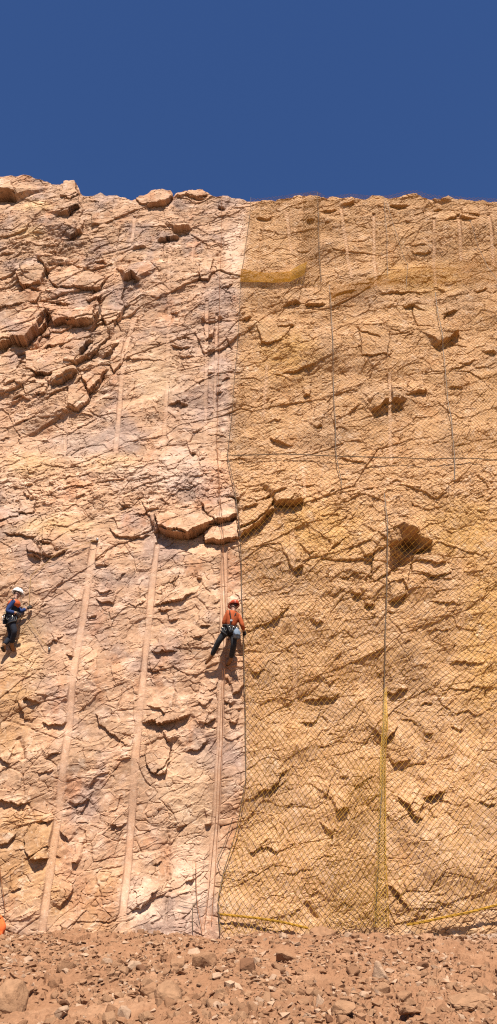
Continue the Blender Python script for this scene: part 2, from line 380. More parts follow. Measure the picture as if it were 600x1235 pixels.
for p_, h_ in [
 ([(-14,382),(10,374),(30,371),(60,374),(47,397),(33,413),(14,412),(-14,418)],.16), ([(62,383),(80,380),(115,371),(114,392),(94,396),(80,392),(66,394)],.14),
 ([(45,364),(64,366),(80,368),(103,361),(108,368),(80,378),(61,377),(47,372)],.10), ([(60,398),(92,397),(112,405),(100,414),(75,420),(58,418)],.12),
 ([(30,425),(58,422),(92,415),(108,418),(97,437),(88,445),(60,455),(33,450)],.14), ([(118,412),(130,400),(133,408),(118,428),(110,438),(104,436)],.15),
 ([(66,455),(88,448),(97,452),(80,462),(66,470)],.15), ([(100,455),(122,447),(131,449),(118,467),(107,478)],.12), ([(85,470),(100,465),(108,485),(95,497),(84,492)],.11),
 ([(124,365),(138,352),(150,350),(150,372),(140,388),(130,395),(124,385)],.17), ([(20,330),(45,312),(56,326),(50,342),(28,345)],.11), ([(60,322),(75,320),(88,318),(110,325),(128,335),(120,345),(70,345),(58,335)],.13),
 ([(-14,346),(25,350),(36,348),(52,352),(42,362),(-14,372)],.09), ([(133,438),(146,415),(152,420),(148,440),(138,452)],.10), ([(-12,432),(18,426),(28,436),(20,452),(-12,456)],.09), ([(30,460),(60,460),(56,478),(34,482)],.08),
 ([(186,622),(215,616),(246,618),(259,630),(246,637),(227,646),(203,642),(192,636)],.18), ([(243,606),(268,600),(284,604),(287,622),(275,629),(260,629),(248,618)],.16),
 ([(248,640),(287,630),(288,652),(267,654),(247,652)],.14), ([(290,640),(325,616),(331,602),(300,612),(289,622)],.16), ([(330,598),(350,590),(362,600),(350,610),(334,612)],.13), ([(300,604),(318,592),(328,596),(312,606)],.10),
 ([(165,243),(205,230),(209,240),(204,246),(190,251),(172,250)],.05), ([(-14,216),(6,218),(14,222),(20,236),(10,233),(-14,231)],.15),
 ([(72,236),(76,221),(90,219),(96,234),(86,242)],.12), ([(34,662),(48,657),(52,672),(38,668)],.09), ([(54,660),(66,663),(80,666),(68,674),(55,672)],.09), ([(228,238),(250,236),(246,230),(226,231)],.05),
 ([(246,318),(258,316),(252,342),(242,340)],.10), ([(24,598),(44,604),(40,618),(20,616)],.06), ([(0,612),(24,606),(22,622),(0,628)],.06),
 ([(178,900),(198,890),(206,900),(199,924),(186,933),(176,915)],.06), ([(40,995),(58,992),(66,985),(64,1020),(36,1034),(30,1010)],.06),
 ([(455,660),(468,648),(470,690),(450,704)],.10), ([(500,670),(538,676),(545,690),(515,694),(496,690)],.08), ([(430,395),(468,402),(466,430),(436,432)],.06), ([(500,365),(540,368),(535,395),(505,392)],.06),
 ([(556,262),(576,264),(574,250),(558,252)],.10), ([(310,395),(330,388),(352,394),(340,412),(316,414)],.06)]:
    slab(p_, h_)

# presplit drill half-barrels: smooth, lighter channels
drill_m = np.zeros(x.shape, np.float32)
def drill(poly, wpx, strength=1.0, dep=0.5):
    P = xz(poly)
    mid = at(*poly[len(poly) // 2]); Rr = wpx / 2 / F_PX * (mid[1] * CT + (mid[2] - EYE) * ST)
    m = np.where((x > P[:, 0].min() - .4) & (x < P[:, 0].max() + .4) & (z > P[:, 1].min()) & (z < P[:, 1].max()))[0]
    o = np.argsort(P[:, 1])
    cx = np.interp(z[m], P[o, 1], P[o, 0]) + 0.012 * gnoise(z[m] * 0.7, z[m] * 0, 91)
    r = np.abs(x[m] - cx) / (Rr * (0.92 + 0.22 * gnoise(z[m] * 2.3, z[m] * 0 + P[0, 0], 97)))
    pres = strength * sstep(-0.6, -0.25, gnoise(z[m] * 0.55 + P[0, 0] * 5, x[m] * 1.5, 93) + 0.25 * strength)
    ins = np.clip(sstep(1.2, 0.82, r) * pres, 0, 1)
    dl = d_low[m] + 0.03 * gnoise(z[m] * 0.5, z[m] * 0 + P[0, 0], 95)
    gr = dl - dep * Rr * np.sqrt(np.clip(1 - r * r, 0, 1)) - 0.005
    d[m] = d[m] * (1 - ins) + (0.35 * np.minimum(d[m], gr + 0.05) + 0.65 * gr) * ins
    drill_m[m] = np.maximum(drill_m[m], ins)
drill([(114,652),(107,700),(98,760),(90,820),(84,880),(76,940),(68,1000),(60,1060),(52,1124)], 10, 1.0, 0.55)
drill([(190,652),(184,700),(178,770),(170,850),(165,900),(160,960),(154,1040),(147,1124)], 9.5, 1.0, 0.55)
drill([(271,657),(270,740),(268,800),(266,880),(262,960),(257,1030),(252,1110)], 10, 1.0, 0.55)
drill([(163,262),(160,285),(156,306)], 4.5, .9); drill([(163,380),(156,405),(150,430),(145,490),(140,548)], 6, .8)
drill([(206,300),(204,380),(202,460),(197,552)], 5, .6); drill([(250,365),(249,450),(248,545)], 5, .6); drill([(234,290),(232,322)], 4, .8)
drill([(80,500),(79,545)], 5, .7); drill([(262,380),(260,460),(258,540)], 4, .6)
for q in ([(345,252),(352,304)], [(411,250),(425,332)], [(451,258),(454,345)], [(523,265),(528,335)], [(551,263),(558,312)], [(588,262),(598,318)], [(470,450),(472,560)],
          [(366,560),(368,600)], [(322,440),(318,500)]):
    drill(q, 4.5, .8)
drill([(352,640),(356,800),(358,1000)], 7, .6); drill([(552,640),(560,760)], 7, .4)

# ---- colour of the rock itself (stains, weathering, mineral zones)
def mixc(c, col, m):
    return c * (1 - m[:, None]) + np.array(col, np.float32)[None, :] * m[:, None]
n1 = fbm(x / 1.6, z / 1.6, 4, 101); n2 = fbm(x / 0.5 + 9, z / 0.42, 4, 103); n3 = fbm(x / 3.5, z / 3.0, 3, 107)
C = np.tile(np.array([0.50, 0.335, 0.215], np.float32), (x.size, 1))
C = mixc(C, (0.50, 0.34, 0.215), sstep(-0.3, 0.7, n3))
C = mixc(C, (0.33, 0.245, 0.20), np.clip(0.9 * sstep(-0.05, 0.7, n1), 0, 1))
C = mixc(C, (0.66, 0.51, 0.39), 0.65 * sstep(0.15, 0.9, n2))
C = mixc(C, (0.42, 0.215, 0.11), 0.60 * sstep(0.25, 0.9, fbm(x / 0.8, z / 1.4, 3, 109)))
C *= (0.86 + 0.28 * iB)[:, None]; C *= (0.93 + 0.14 * iC)[:, None]; C *= (0.95 + 0.10 * iD)[:, None]
edge = 0.5 + 0.9 * n2 + 0.5 * n1
def stain(col, amt, *blobs):
    global C
    m = np.zeros(x.shape, np.float32)
    for b in blobs: m = np.maximum(m, blob(*b))
    C = mixc(C, col, (0.8 * amt * sstep(0.1, 0.95, m * (0.75 + 0.5 * edge))).astype(np.float32))
stain((0.46, 0.27, 0.10), .75, (35,1030,50,70,3), (15,860,35,55), (70,1085,30,30), (120,1090,35,50))
stain((0.40, 0.21, 0.12), .6, (100,1080,26,40), (128,1095,22,35), (84,1030,20,40))
stain((0.60, 0.42, 0.20), .6, (70,635,60,16), (30,780,30,60), (140,560,40,14), (40,560,40,18))
stain((0.68, 0.50, 0.26), .7, (42,250,26,9), (35,283,20,8))
stain((0.58, 0.34, 0.20), .6, (140,330,22,10), (60,400,40,50), (262,575,20,30))
stain((0.53, 0.44, 0.37), .6, (100,535,60,24), (190,575,70,22), (18,610,22,22), (215,555,30,26))
stain((0.38, 0.29, 0.24), .55, (240,400,36,28), (225,490,26,50), (90,720,60,70), (270,400,20,60))
stain((0.70, 0.55, 0.42), .7, (232,1060,26,50), (170,1085,30,26), (285,300,16,50), (222,1040,20,30))
stain((0.62, 0.47, 0.30), .6, (225,960,40,70), (190,450,30,40))
stain((0.66, 0.52, 0.33), .8, (312,395,9,10), (329,514,9,12), (502,370,26,7))
under = sstep(-9, 9, PX - np.interp(PY, [230, 300, 345, 400, 480, 548, 600, 650, 740, 850, 940, 1000, 1050, 1085, 1125], [303, 296, 291, 288, 281, 275, 284, 290, 293, 296, 297, 285, 270, 263, 266]))
C = mixc(C, (0.54, 0.34, 0.145), (0.55 * under).astype(np.float32))
stain((0.58, 0.36, 0.10), .6, (510,330,60,20), (560,640,60,40), (590,760,40,120), (390,640,60,40), (345,430,40,30))
C = mixc(C, (0.61, 0.43, 0.30), 0.42 * drill_m)
C = np.clip(C * np.array([0.79, 0.695, 0.645], np.float32), 0.02, 0.85)

# ---- assemble the mesh: face rows, then the plateau behind the crest
Yd = Y0 - d.reshape(Z.shape)
crack_z = (0.05 * gnoise(x * 3, z * 3, 111) + 0.22 * creased(x / .7, z / .5, 115) + 0.10 * creased(x / .25, z / .2, 117)).reshape(Z.shape) * sstep(0.965, 1.0, v)[:, None]
V1 = np.stack([X, Yd, Z + crack_z], -1)
top_pts = []
for k in range(1, NP + 1):
    dy = 0.12 * (1.22 ** k - 1) / 0.22
    xx = X[-1]
    top_pts.append(np.stack([xx, Yd[-1] + dy, Z[-1] + crack_z[-1] - 0.06 * dy + 0.05 * fbm(xx * 2, np.full_like(xx, dy * 2), 3, 113)], -1))
V2 = np.stack(top_pts, 0)
VV = np.concatenate([V1, V2], 0)
CC = np.concatenate([C.reshape(Z.shape + (3,)), np.repeat(C.reshape(Z.shape + (3,))[-1:], NP, 0)], 0)
nr, nc = VV.shape[:2]

def mesh_np(name, verts, quads, smooth=False):
    me = bpy.data.meshes.new(name)
    verts = np.ascontiguousarray(verts.reshape(-1, 3), np.float32); quads = np.ascontiguousarray(quads, np.int32)
    k = quads.shape[1]
    me.vertices.add(len(verts)); me.vertices.foreach_set('co', verts.ravel())
    me.loops.add(quads.size); me.loops.foreach_set('vertex_index', quads.ravel())
    me.polygons.add(len(quads)); me.polygons.foreach_set('loop_start', np.arange(0, quads.size, k, dtype=np.int32))
    me.update(calc_edges=True)
    me.polygons.foreach_set('use_smooth', np.full(len(quads), smooth, bool))
    return me
def grid_quads(nr, nc):
    i = np.arange(nr * nc).reshape(nr, nc)
    return np.stack([i[:-1, :-1], i[:-1, 1:], i[1:, 1:], i[1:, :-1]], -1).reshape(-1, 4)
def link(name, me, mat=None, parent=None):
    o = bpy.data.objects.new(name, me); COL.objects.link(o)
    if mat: me.materials.append(mat)
    if parent: o.parent = parent
    return o
def tag(o, label, cat, group=None):
    o['label'] = label; o['category'] = cat
    if group: o['group'] = group
    return o
def empty(name, loc, label, cat, group=None):
    o = bpy.data.objects.new(name, None); COL.objects.link(o); o.location = loc
    return tag(o, label, cat, group)

# ------------------------------------------------------------------ materials
def material(name, col, rough=0.9, spec=0.2, var=0.15, scale=8.0, bump=0.3, bscale=40.0, bdist=0.01, attr=None, metallic=0.0):
    m = bpy.data.materials.new(name); m.use_nodes = True
    n, l = m.node_tree.nodes, m.node_tree.links
    b = n['Principled BSDF']
    b.inputs['Roughness'].default_value = rough
    b.inputs['Specular IOR Level'].default_value = spec
    b.inputs['Metallic'].default_value = metallic
    tc = n.new('ShaderNodeTexCoord')
    ns = n.new('ShaderNodeTexNoise'); ns.inputs['Scale'].default_value = scale; ns.inputs['Detail'].default_value = 6; ns.inputs['Roughness'].default_value = 0.65
    l.new(tc.outputs['Object'], ns.inputs['Vector'])
    mp = n.new('ShaderNodeMapRange'); mp.inputs[1].default_value = 0.3; mp.inputs[2].default_value = 0.7
    mp.inputs[3].default_value = 1 - var; mp.inputs[4].default_value = 1 + var
    l.new(ns.outputs['Fac'], mp.inputs[0])
    mul = n.new('ShaderNodeVectorMath'); mul.operation = 'SCALE'
    l.new(mp.outputs[0], mul.inputs['Scale'])
    if attr:
        at_ = n.new('ShaderNodeAttribute'); at_.attribute_name = attr
        l.new(at_.outputs['Color'], mul.inputs[0])
    else:
        mul.inputs[0].default_value = col
    l.new(mul.outputs[0], b.inputs['Base Color'])
    if bump > 0:
        bn = n.new('ShaderNodeTexNoise'); bn.inputs['Scale'].default_value = bscale; bn.inputs['Detail'].default_value = 8; bn.inputs['Roughness'].default_value = 0.7
        l.new(tc.outputs['Object'], bn.inputs['Vector'])
        bp = n.new('ShaderNodeBump'); bp.inputs['Strength'].default_value = bump; bp.inputs['Distance'].default_value = bdist
        l.new(bn.outputs['Fac'], bp.inputs['Height']); l.new(bp.outputs[0], b.inputs['Normal'])
    return m

def rock_material():
    m = material('quarry_rock', (1, 1, 1), 0.92, 0.15, 0.14, 9.0, 0.5, 22.0, 0.02, attr='rock_colour')
    n, l = m.node_tree.nodes, m.node_tree.links
    b = n['Principled BSDF']
    src = b.inputs['Base Color'].links[0].from_socket
    tc = [q for q in n if q.type == 'TEX_COORD'][0]
    # fine mineral speckle and small rusty flecks
    sp = n.new('ShaderNodeTexNoise'); sp.inputs['Scale'].default_value = 55; sp.inputs['Detail'].default_value = 3
    l.new(tc.outputs['Object'], sp.inputs['Vector'])
    rp = n.new('ShaderNodeMapRange'); rp.inputs[1].default_value = 0.3; rp.inputs[2].default_value = 0.7; rp.inputs[3].default_value = 0.86; rp.inputs[4].default_value = 1.14
    l.new(sp.outputs['Fac'], rp.inputs[0])
    # mottling: cream mineral patches and rusty weathering, small and ragged
    for (sca, lo_, hi2, col_, amt_) in ((3.2, .54, .72, (.60, .46, .34), .55), (2.1, .55, .75, (.30, .15, .075), .50), (13.0, .55, .70, (.62, .49, .37), .50), (17.0, .58, .72, (.24, .13, .075), .55)):
        nn = n.new('ShaderNodeTexNoise'); nn.inputs['Scale'].default_value = sca; nn.inputs['Detail'].default_value = 9; nn.inputs['Roughness'].default_value = .72; nn.inputs['Distortion'].default_value = .6
        l.new(tc.outputs['Object'], nn.inputs['Vector'])
        mr = n.new('ShaderNodeMapRange'); mr.inputs[1].default_value = lo_; mr.inputs[2].default_value = hi2; mr.inputs[3].default_value = 0; mr.inputs[4].default_value = amt_
        l.new(nn.outputs['Fac'], mr.inputs[0])
        mx = n.new('ShaderNodeMix'); mx.data_type = 'RGBA'; l.new(mr.outputs[0], mx.inputs['Factor']); l.new(src, mx.inputs['A']); mx.inputs['B'].default_value = (*col_, 1)
        src = mx.outputs['Result']
    sc_ = n.new('ShaderNodeVectorMath'); sc_.operation = 'SCALE'; l.new(src, sc_.inputs[0]); l.new(rp.outputs[0], sc_.inputs['Scale'])
    l.new(sc_.outputs[0], b.inputs['Base Color'])
    return m
M_ROCK = rock_material()
cl_me = mesh_np('cliff', VV, grid_quads(nr, nc))
ca_ = cl_me.color_attributes.new('rock_colour', 'FLOAT_COLOR', 'POINT')
ca_.data.foreach_set('color', np.concatenate([CC.reshape(-1, 3), np.ones((nr * nc, 1))], 1).astype(np.float32).ravel())
cliff = link('cliff', cl_me, M_ROCK)
cliff['kind'] = 'structure'

# ---- coarse copy of the relief, for things that hang on it
GS = 0.08
gx0, gz0 = -13.0, -0.8
gnx, gnz = int(32 / GS), int(28.5 / GS)
env = np.full((gnz, gnx), -9.0, np.float32)
ii = ((x - gx0) / GS).astype(int); kk = ((z - gz0) / GS).astype(int)
ok = (ii >= 0) & (ii < gnx) & (kk >= 0) & (kk < gnz)
np.maximum.at(env, (kk[ok], ii[ok]), d[ok])
for _ in range(60):
    hole = env < -5
    if not hole.any(): break
    nb = np.stack([np.roll(env, s, a) for a in (0, 1) for s in (1, -1)])
    env = np.where(hole, nb.max(0), env)
env = np.where(env < -5, 0, env)
def maxf(a, r):
    o = a
    for ax in (0, 1):
        o = np.max(np.stack([np.roll(o, s, ax) for s in range(-r, r + 1)]), 0)
    return o
def blur(a, r):
    k = np.exp(-(np.arange(-2 * r, 2 * r + 1) / r) ** 2 / 1.0); k /= k.sum()
    for ax in (0, 1):
        a = sum(kv * np.roll(a, s, ax) for kv, s in zip(k, range(-2 * r, 2 * r + 1)))
    return a
env_net = blur(maxf(env, 2), 3)
env_rope = blur(maxf(env, 1), 1)
def samp(g, a, b):
    fx = np.clip((np.asarray(a, float) - gx0) / GS - .5, 0, gnx - 1.01); fz = np.clip((np.asarray(b, float) - gz0) / GS - .5, 0, gnz - 1.01)
    i = fx.astype(int); k = fz.astype(int); fx = fx - i; fz = fz - k
    return (g[k, i] * (1 - fx) + g[k, i + 1] * fx) * (1 - fz) + (g[k + 1, i] * (1 - fx) + g[k + 1, i + 1] * fx) * fz
def face_y(a, b, g=None):
    return Yf(b) - samp(env_rope if g is None else g, a, b)

# ------------------------------------------------------------------ ground: rubble bank at the toe
BZ = at(300, 1126)
def gz(y):
    return (BZ[2] - 0.02) * sstep(9.0, BZ[1] + 0.5, np.asarray(y, float))
def at_ground(px, py):
    return hit(px, py, lambda p: gz(p[1]) - p[2])
gxs = np.concatenate([-np.geomspace(90, 6.3, 24), np.linspace(-6.2, 6.2, 470), np.geomspace(6.3, 90, 24)])
gys = np.concatenate([np.linspace(-80, 8, 22), np.linspace(9, 11, 12), np.linspace(11.05, 19.6, 330), np.linspace(20, 26, 6)])
A, B = np.meshgrid(gxs, gys)
a_, b_ = A.ravel(), B.ravel()
fm = sstep(25, 8, np.abs(a_)) 
gA, _, _ = facets(a_ / 0.55, b_ / 0.6, 201, .5); gB, _, _ = facets(a_ / 0.17 + .2 * gnoise(a_ * 3, b_ * 3, 5), b_ / 0.2, 203, .9); gC, _, _ = facets(a_ / 0.075, b_ / 0.09, 205, .9)
H = gz(b_) + fm * (0.10 * fbm(a_ / 1.6, b_ / 1.6, 3, 207) + 0.09 * gA * sstep(-.3, .4, gnoise(a_, b_, 209)) + 0.065 * gB * sstep(-.5, .3, gnoise(a_ * .8, b_ * .8, 211)) + 0.026 * gC)
gme = mesh_np('ground', np.stack([a_, b_, H], -1), grid_quads(len(gys), len(gxs)))
gcol = np.tile(np.array([0.25, 0.128, 0.067]), (a_.size, 1)).astype(np.float32)
gcol = mixc(gcol, (0.30, 0.165, 0.091), sstep(0, .7, fbm(a_ / 1.1, b_ / 1.1, 4, 213)).astype(np.float32))
gcol = mixc(gcol, (0.225, 0.115, 0.060), (.7 * sstep(0.1, .8, fbm(a_ / 1.9, b_ / 1.4, 3, 215))).astype(np.float32))
gcol = mixc(gcol, (0.10, 0.062, 0.04), sstep(9.5, 6.5, b_).astype(np.float32))      # unseen ground behind the camera, darkened to cut bounce light on the cliff
tb = at(575, 1119)
gcol = mixc(gcol, (0.31, 0.235, 0.175), (.8 * np.exp(-((a_ - tb[0]) / 1.2) ** 2 - ((b_ - tb[1]) / .8) ** 2)).astype(np.float32))
ga = gme.color_attributes.new('soil_colour', 'FLOAT_COLOR', 'POINT')
ga.data.foreach_set('color', np.concatenate([gcol, np.ones((len(gcol), 1))], 1).astype(np.float32).ravel())
M_SOIL = material('rubble_soil', (1, 1, 1), 0.95, 0.1, 0.16, 12, 0.8, 30, 0.02, attr='soil_colour')
ground = link('ground', gme, M_SOIL); ground['kind'] = 'structure'
_gi = H.reshape(A.shape)
def gh(xx, yy):
    i = min(max(int(np.searchsorted(gxs, xx)) - 1, 0), len(gxs) - 2); k = min(max(int(np.searchsorted(gys, yy)) - 1, 0), len(gys) - 2)
    return float(_gi[k:k + 2, i:i + 2].mean())

M_STONE = [material('stone_' + n_, c_, 0.93, 0.15, 0.16, 9, 0.6, 30, 0.02) for n_, c_ in (
    ('tan', (0.25, 0.134, 0.071)), ('brown', (0.21, 0.107, 0.055)), ('pale', (0.35, 0.225, 0.142)), ('buff', (0.27, 0.15, 0.081)), ('rust', (0.155, 0.074, 0.038)))]
def stone_bm(sx, sy, sz, n=16, rnd=None, fine=0, boxy=0.5):
    rnd = rnd or random
    bm = bmesh.new()
    for _ in range(n):
        p = Vector((rnd.gauss(0, 1), rnd.gauss(0, 1), rnd.gauss(0, 1))).normalized()
        q = max(abs(p.x), abs(p.y), abs(p.z))
        p *= (1 - boxy) + boxy / q
        p *= rnd.uniform(.86, 1.05)
        bm.verts.new((p.x * sx, p.y * sy, p.z * sz))
    g = bmesh.ops.convex_hull(bm, input=bm.verts)
    bmesh.ops.delete(bm, geom=[e for e in g['geom_interior'] if isinstance(e, bmesh.types.BMVert)], context='VERTS')
    if fine:
        bmesh.ops.bevel(bm, geom=bm.edges[:], offset=min(sx, sz) * .10, segments=1, affect='EDGES')
        bmesh.ops.triangulate(bm, faces=bm.faces[:])
        for _ in range(fine):
            bmesh.ops.subdivide_edges(bm, edges=bm.edges[:], cuts=1)
            bmesh.ops.triangulate(bm, faces=bm.faces[:])
        ox = rnd.uniform(0, 90)
        co = np.array([vv.co[:] for vv in bm.verts]); s_ = min(sx, sy, sz)
        nz = 0.09 * fbm(co[:, 0] / s_ * 1.3 + ox + co[:, 2], co[:, 1] / s_ * 1.3 + co[:, 2] / s_, 4, 301)
        for vv, kq in zip(bm.verts, nz): vv.co *= 1 + float(kq)
    return bm
def bm_mesh(name, bm, smooth=False):
    me = bpy.data.meshes.new(name); bm.to_mesh(me); bm.free()
    if smooth: me.polygons.foreach_set('use_smooth', [True] * len(me.polygons))
    return me

# boulders one can point to: centre px, width px, height px, material, label
BOULD = [
 (5, 1205, 50, 54, 3, 'large rounded tan boulder half cut by the left edge of the photo', 40),
 (80, 1165, 11, 11, 1, 'small dark brown rounded stone on the rubble above the reddish flat stone', 16),
 (66, 1187, 24, 18, 1, 'reddish brown angular stone right of the large left boulder', 18),
 (98, 1187, 14, 12, 0, 'small tan stone beside the reddish brown angular stone', 14),
 (162, 1169, 22, 13, 2, 'pale flat stone on the rubble left of centre', 16),
 (234, 1140, 18, 14, 2, 'pale block perched above the largest central boulder', 14),
 (245, 1161, 36, 26, 0, 'large tan boulder with a dark undercut just below the pale block', 20),
 (214, 1164, 24, 18, 0, 'tan boulder leaning against the left side of the big central boulder', 16),
 (298, 1165, 26, 22, 4, 'dark rust brown boulder at the centre of the rubble bank', 18),
 (201, 1196, 38, 44, 3, 'big lumpy buff clod of earth and rock below the central boulders', 34),
 (178, 1196, 24, 26, 0, 'blocky tan rock on the left flank of the lumpy clod', 16),
 (345, 1150, 30, 20, 0, 'faceted tan boulder in front of the hem of the net', 14),
 (461, 1166, 26, 32, 2, 'upright pale slab of rock standing in the rubble right of centre', 13),
 (463, 1193, 22, 18, 3, 'buff block just below the upright pale slab', 14),
 (489, 1199, 24, 20, 0, 'tan wedge of rock right of the buff block', 13),
 (497, 1218, 30, 16, 0, 'low tan slab near the bottom edge below the wedge of rock', 14),
 (511, 1161, 18, 12, 4, 'dark stone in a hollow of the rubble on the right', 14),
 (416, 1224, 38, 24, 3, 'wide buff boulder cut by the bottom edge right of centre', 22),
 (391, 1121, 42, 18, 0, 'flat tan slab resting against the bottom of the net', 15),
 (572, 1216, 58, 18, 3, 'long low earthy mound of rock at bottom right', 40),
 (262, 1216, 12, 14, 2, 'small whitish stone near the bottom centre', 13),
 (262, 1181, 14, 13, 2, 'small pale stone between the big central boulder and the rust boulder', 13),
 (526, 1143, 10, 11, 2, 'small whitish upright stone below the right hem of the net', 12),
 (540, 1213, 16, 10, 1, 'small brown stone left of the earthy mound', 14),
]
rb = random.Random(11)
for (px, py, wp, hp, mi, lab, n) in BOULD:
    p = at_ground(px, py + hp * .42)
    k = math.hypot(p[1], p[2] - EYE) / F_PX
    sx = wp * k / 2 * .78; sz = hp * k / 2 * 0.78; sy = sx * rb.uniform(.75, 1.0)
    o = link('boulder', bm_mesh('boulder', stone_bm(sx, sy, sz, n, rb, 2 if wp > 20 else 1, .55)), M_STONE[mi])
    o.location = (p[0], p[1] + sy * .7, gh(p[0], p[1] + sy * .7) + sz * (.12 if 'mound' in lab else .30 if 'clod' in lab else .48))
    o.rotation_euler = (rb.uniform(-.15, .15), rb.uniform(-.15, .15), 0)
    tag(o, lab, 'boulder', 'boulders on the rubble bank')

# medium stones, each its own object
protos = [bm_mesh('stone', stone_bm(1, rb.uniform(.7, 1), rb.uniform(.5, .85), rb.choice((11, 13, 16)), rb, 1, rb.uniform(.4, .8))) for _ in range(14)]
KIND_L = {0: 'angular tan stone among many lying in the rubble bank', 1: 'angular brown stone among many lying in the rubble bank', 2: 'angular pale stone among many lying in the rubble bank',
          3: 'angular buff stone among many lying in the rubble bank', 4: 'angular rust brown stone among many lying in the rubble bank'}
pm = {}
for me in protos: me.materials.append(M_STONE[0])
cnt = 0
while cnt < 270:
    px = rb.uniform(-10, 610); py = rb.uniform(1126, 1238)
    p = at_ground(px, py); r = 0.05 + 0.08 * rb.random() ** 2.0
    mi = rb.choices((0, 1, 2, 3, 4), (5, 2, 2.2, 4, .6))[0]
    key = (rb.randrange(14), mi)
    if key not in pm:
        me = protos[key[0]].copy(); me.materials[0] = M_STONE[mi]; pm[key] = me
    o = link('stone', pm[key]); o.location = (p[0], p[1], gh(p[0], p[1]) + r * .12)
    o.scale = (r, r, r); o.rotation_euler = (rb.uniform(-.5, .5), rb.uniform(-.5, .5), rb.uniform(0, 6.28))
    tag(o, KIND_L[mi], 'stone', 'loose stones of the rubble bank'); cnt += 1

# gravel: nobody could count it
def gravel(name, pts, mats, seed):
    rr = random.Random(seed); base = []
    for _ in range(16):
        bm = stone_bm(1, rr.uniform(.55, 1), rr.uniform(.35, .75), rr.choice((6, 7, 8, 9)), rr, 0, rr.uniform(.2, .8))
        bmesh.ops.triangulate(bm, faces=bm.faces[:])
        bm.verts.index_update()
        base.append((np.array([q.co[:] for q in bm.verts]), np.array([[q.index for q in f.verts] for f in bm.faces]))); bm.free()
    vs, fs, mi, off = [], [], [], 0
    for (p, r) in pts:
        vb, fb = base[rr.randrange(16)]
        E = np.array(Matrix.Rotation(rr.uniform(0, 6.28), 3, 'Z') @ Matrix.Rotation(rr.uniform(-.6, .6), 3, 'X'))
        vs.append(vb @ E.T * r + np.asarray(p)); fs.append(fb + off); off += len(vb)
        mi += [rr.choices(range(len(mats)), (5, 2, 2.5, 4, .5)[:len(mats)])[0]] * len(fb)
    me = mesh_np(name, np.concatenate(vs), np.concatenate(fs))
    for m_ in mats: me.materials.append(m_)
    me.polygons.foreach_set('material_index', np.array(mi, np.int32))
    o = link(name, me); o['kind'] = 'stuff'
    return tag(o, 'tan and brown gravel covering the rubble bank below the cliff', 'gravel')
pts = []
for _ in range(26000):
    yy = rb.uniform(11, 18.9); xx = rb.uniform(-1, 1) * (5.4 + (yy - 11) * .12); r = 0.014 + 0.075 * rb.random() ** 2.6
    if gnoise(np.array([xx * .9]), np.array([yy * .9]), 221)[0] + rb.uniform(-.5, .5) < -.15: continue
    pts.append(((xx, yy, gh(xx, yy) + r * .08), r))
gravel('gravel', pts, M_STONE, 5)

# ------------------------------------------------------------------ rockfall net
M_NET = material('golden_net_wire', (0.46, 0.262, 0.045), 0.5, 0.4, 0.2, 3, 0)
M_NETFOLD = material('lightened_golden_wire', (0.62, 0.40, 0.09), 0.45, 0.4, 0.2, 3, 0)  # net wire colour lightened to offset the folds shading themselves
M_CABLE = material('dark_steel_cable', (0.10, 0.065, 0.035), 0.6, 0.4, 0.15, 20, 0)
M_GOLDCABLE = material('golden_edge_rope', (0.30, 0.155, 0.016), 0.7, 0.2, 0.5, 14, 0.5, 60, .01)

def net_patch(name, xl, xr, zb, zt, parent, pitch=0.082, wire=0.0054, off=0.045, seed=0, mat=None, pleat=0.0):
    """woven wire: zig-zag wires side by side; xl/xr = side polylines (px), zb/zt = bottom/top polylines (px)"""
    L, Rr, Bo, To = xz(xl), xz(xr), xz(zb), xz(zt)
    def fx(P, zq):
        o = np.argsort(P[:, 1]); return np.interp(zq, P[o, 1], P[o, 0])
    def fz(P, xq):
        o = np.argsort(P[:, 0]); return np.interp(xq, P[o, 0], P[o, 1])
    z0, z1 = Bo[:, 1].min(), To[:, 1].max()
    wmax = max(abs(fx(Rr, q) - fx(L, q)) for q in np.linspace(z0, z1, 12))
    N = max(3, int(round(wmax / pitch))); Mr = max(4, int(round((z1 - z0) / pitch)))
    i = np.arange(N)[:, None]; k = np.arange(Mr + 1)[None, :]
    a = (i + ((i + k) % 2)) / N
    b = k / Mr + 0 * i
    # z from bottom/top at this column, then x from the sides
    zq = z0 + b * (z1 - z0)
    for _ in range(2):
        xq = fx(L, zq) * (1 - a) + fx(Rr, zq) * a
        zq = fz(Bo, xq) * (1 - b) + fz(To, xq) * b
    xq = fx(L, zq) * (1 - a) + fx(Rr, zq) * a
    sw = 0.05 * gnoise(xq / 1.4, zq / 1.8, 400 + seed) * np.minimum(1, 6 * np.minimum(a, 1 - a))
    zw = 0.05 * gnoise(xq / 1.5, zq / 1.3, 410 + seed)
    jit = 0.006
    xq = xq + sw + jit * gnoise(xq * 21, zq * 21, 420 + seed); zq = zq + zw * np.minimum(1, 8 * np.minimum(b, 1 - b)) + jit * gnoise(xq * 19, zq * 19, 430 + seed)
    yq = Yf(zq) - samp(env_net, xq, zq) - off - 0.035 * (1 + gnoise(xq / .8, zq / 1.1, 440 + seed)) - pleat * np.abs(np.sin(a * 9 + 2 * gnoise(zq * .6, zq * 0, seed)))
    P = np.stack([xq, yq, zq], -1)
    ring = np.array([[0, -1, 0], [.866, .5, 0], [-.866, .5, 0]]) * wire
    VT = P[:, :, None, :] + ring[None, None]
    idx = np.arange(N * (Mr + 1) * 3).reshape(N, Mr + 1, 3)
    q = []
    for s in range(3):
        t = (s + 1) % 3
        q.append(np.stack([idx[:, :-1, s], idx[:, :-1, t], idx[:, 1:, t], idx[:, 1:, s]], -1).reshape(-1, 4))
    me = mesh_np(name, VT, np.concatenate(q))
    return link(name, me, mat or M_NET, parent)

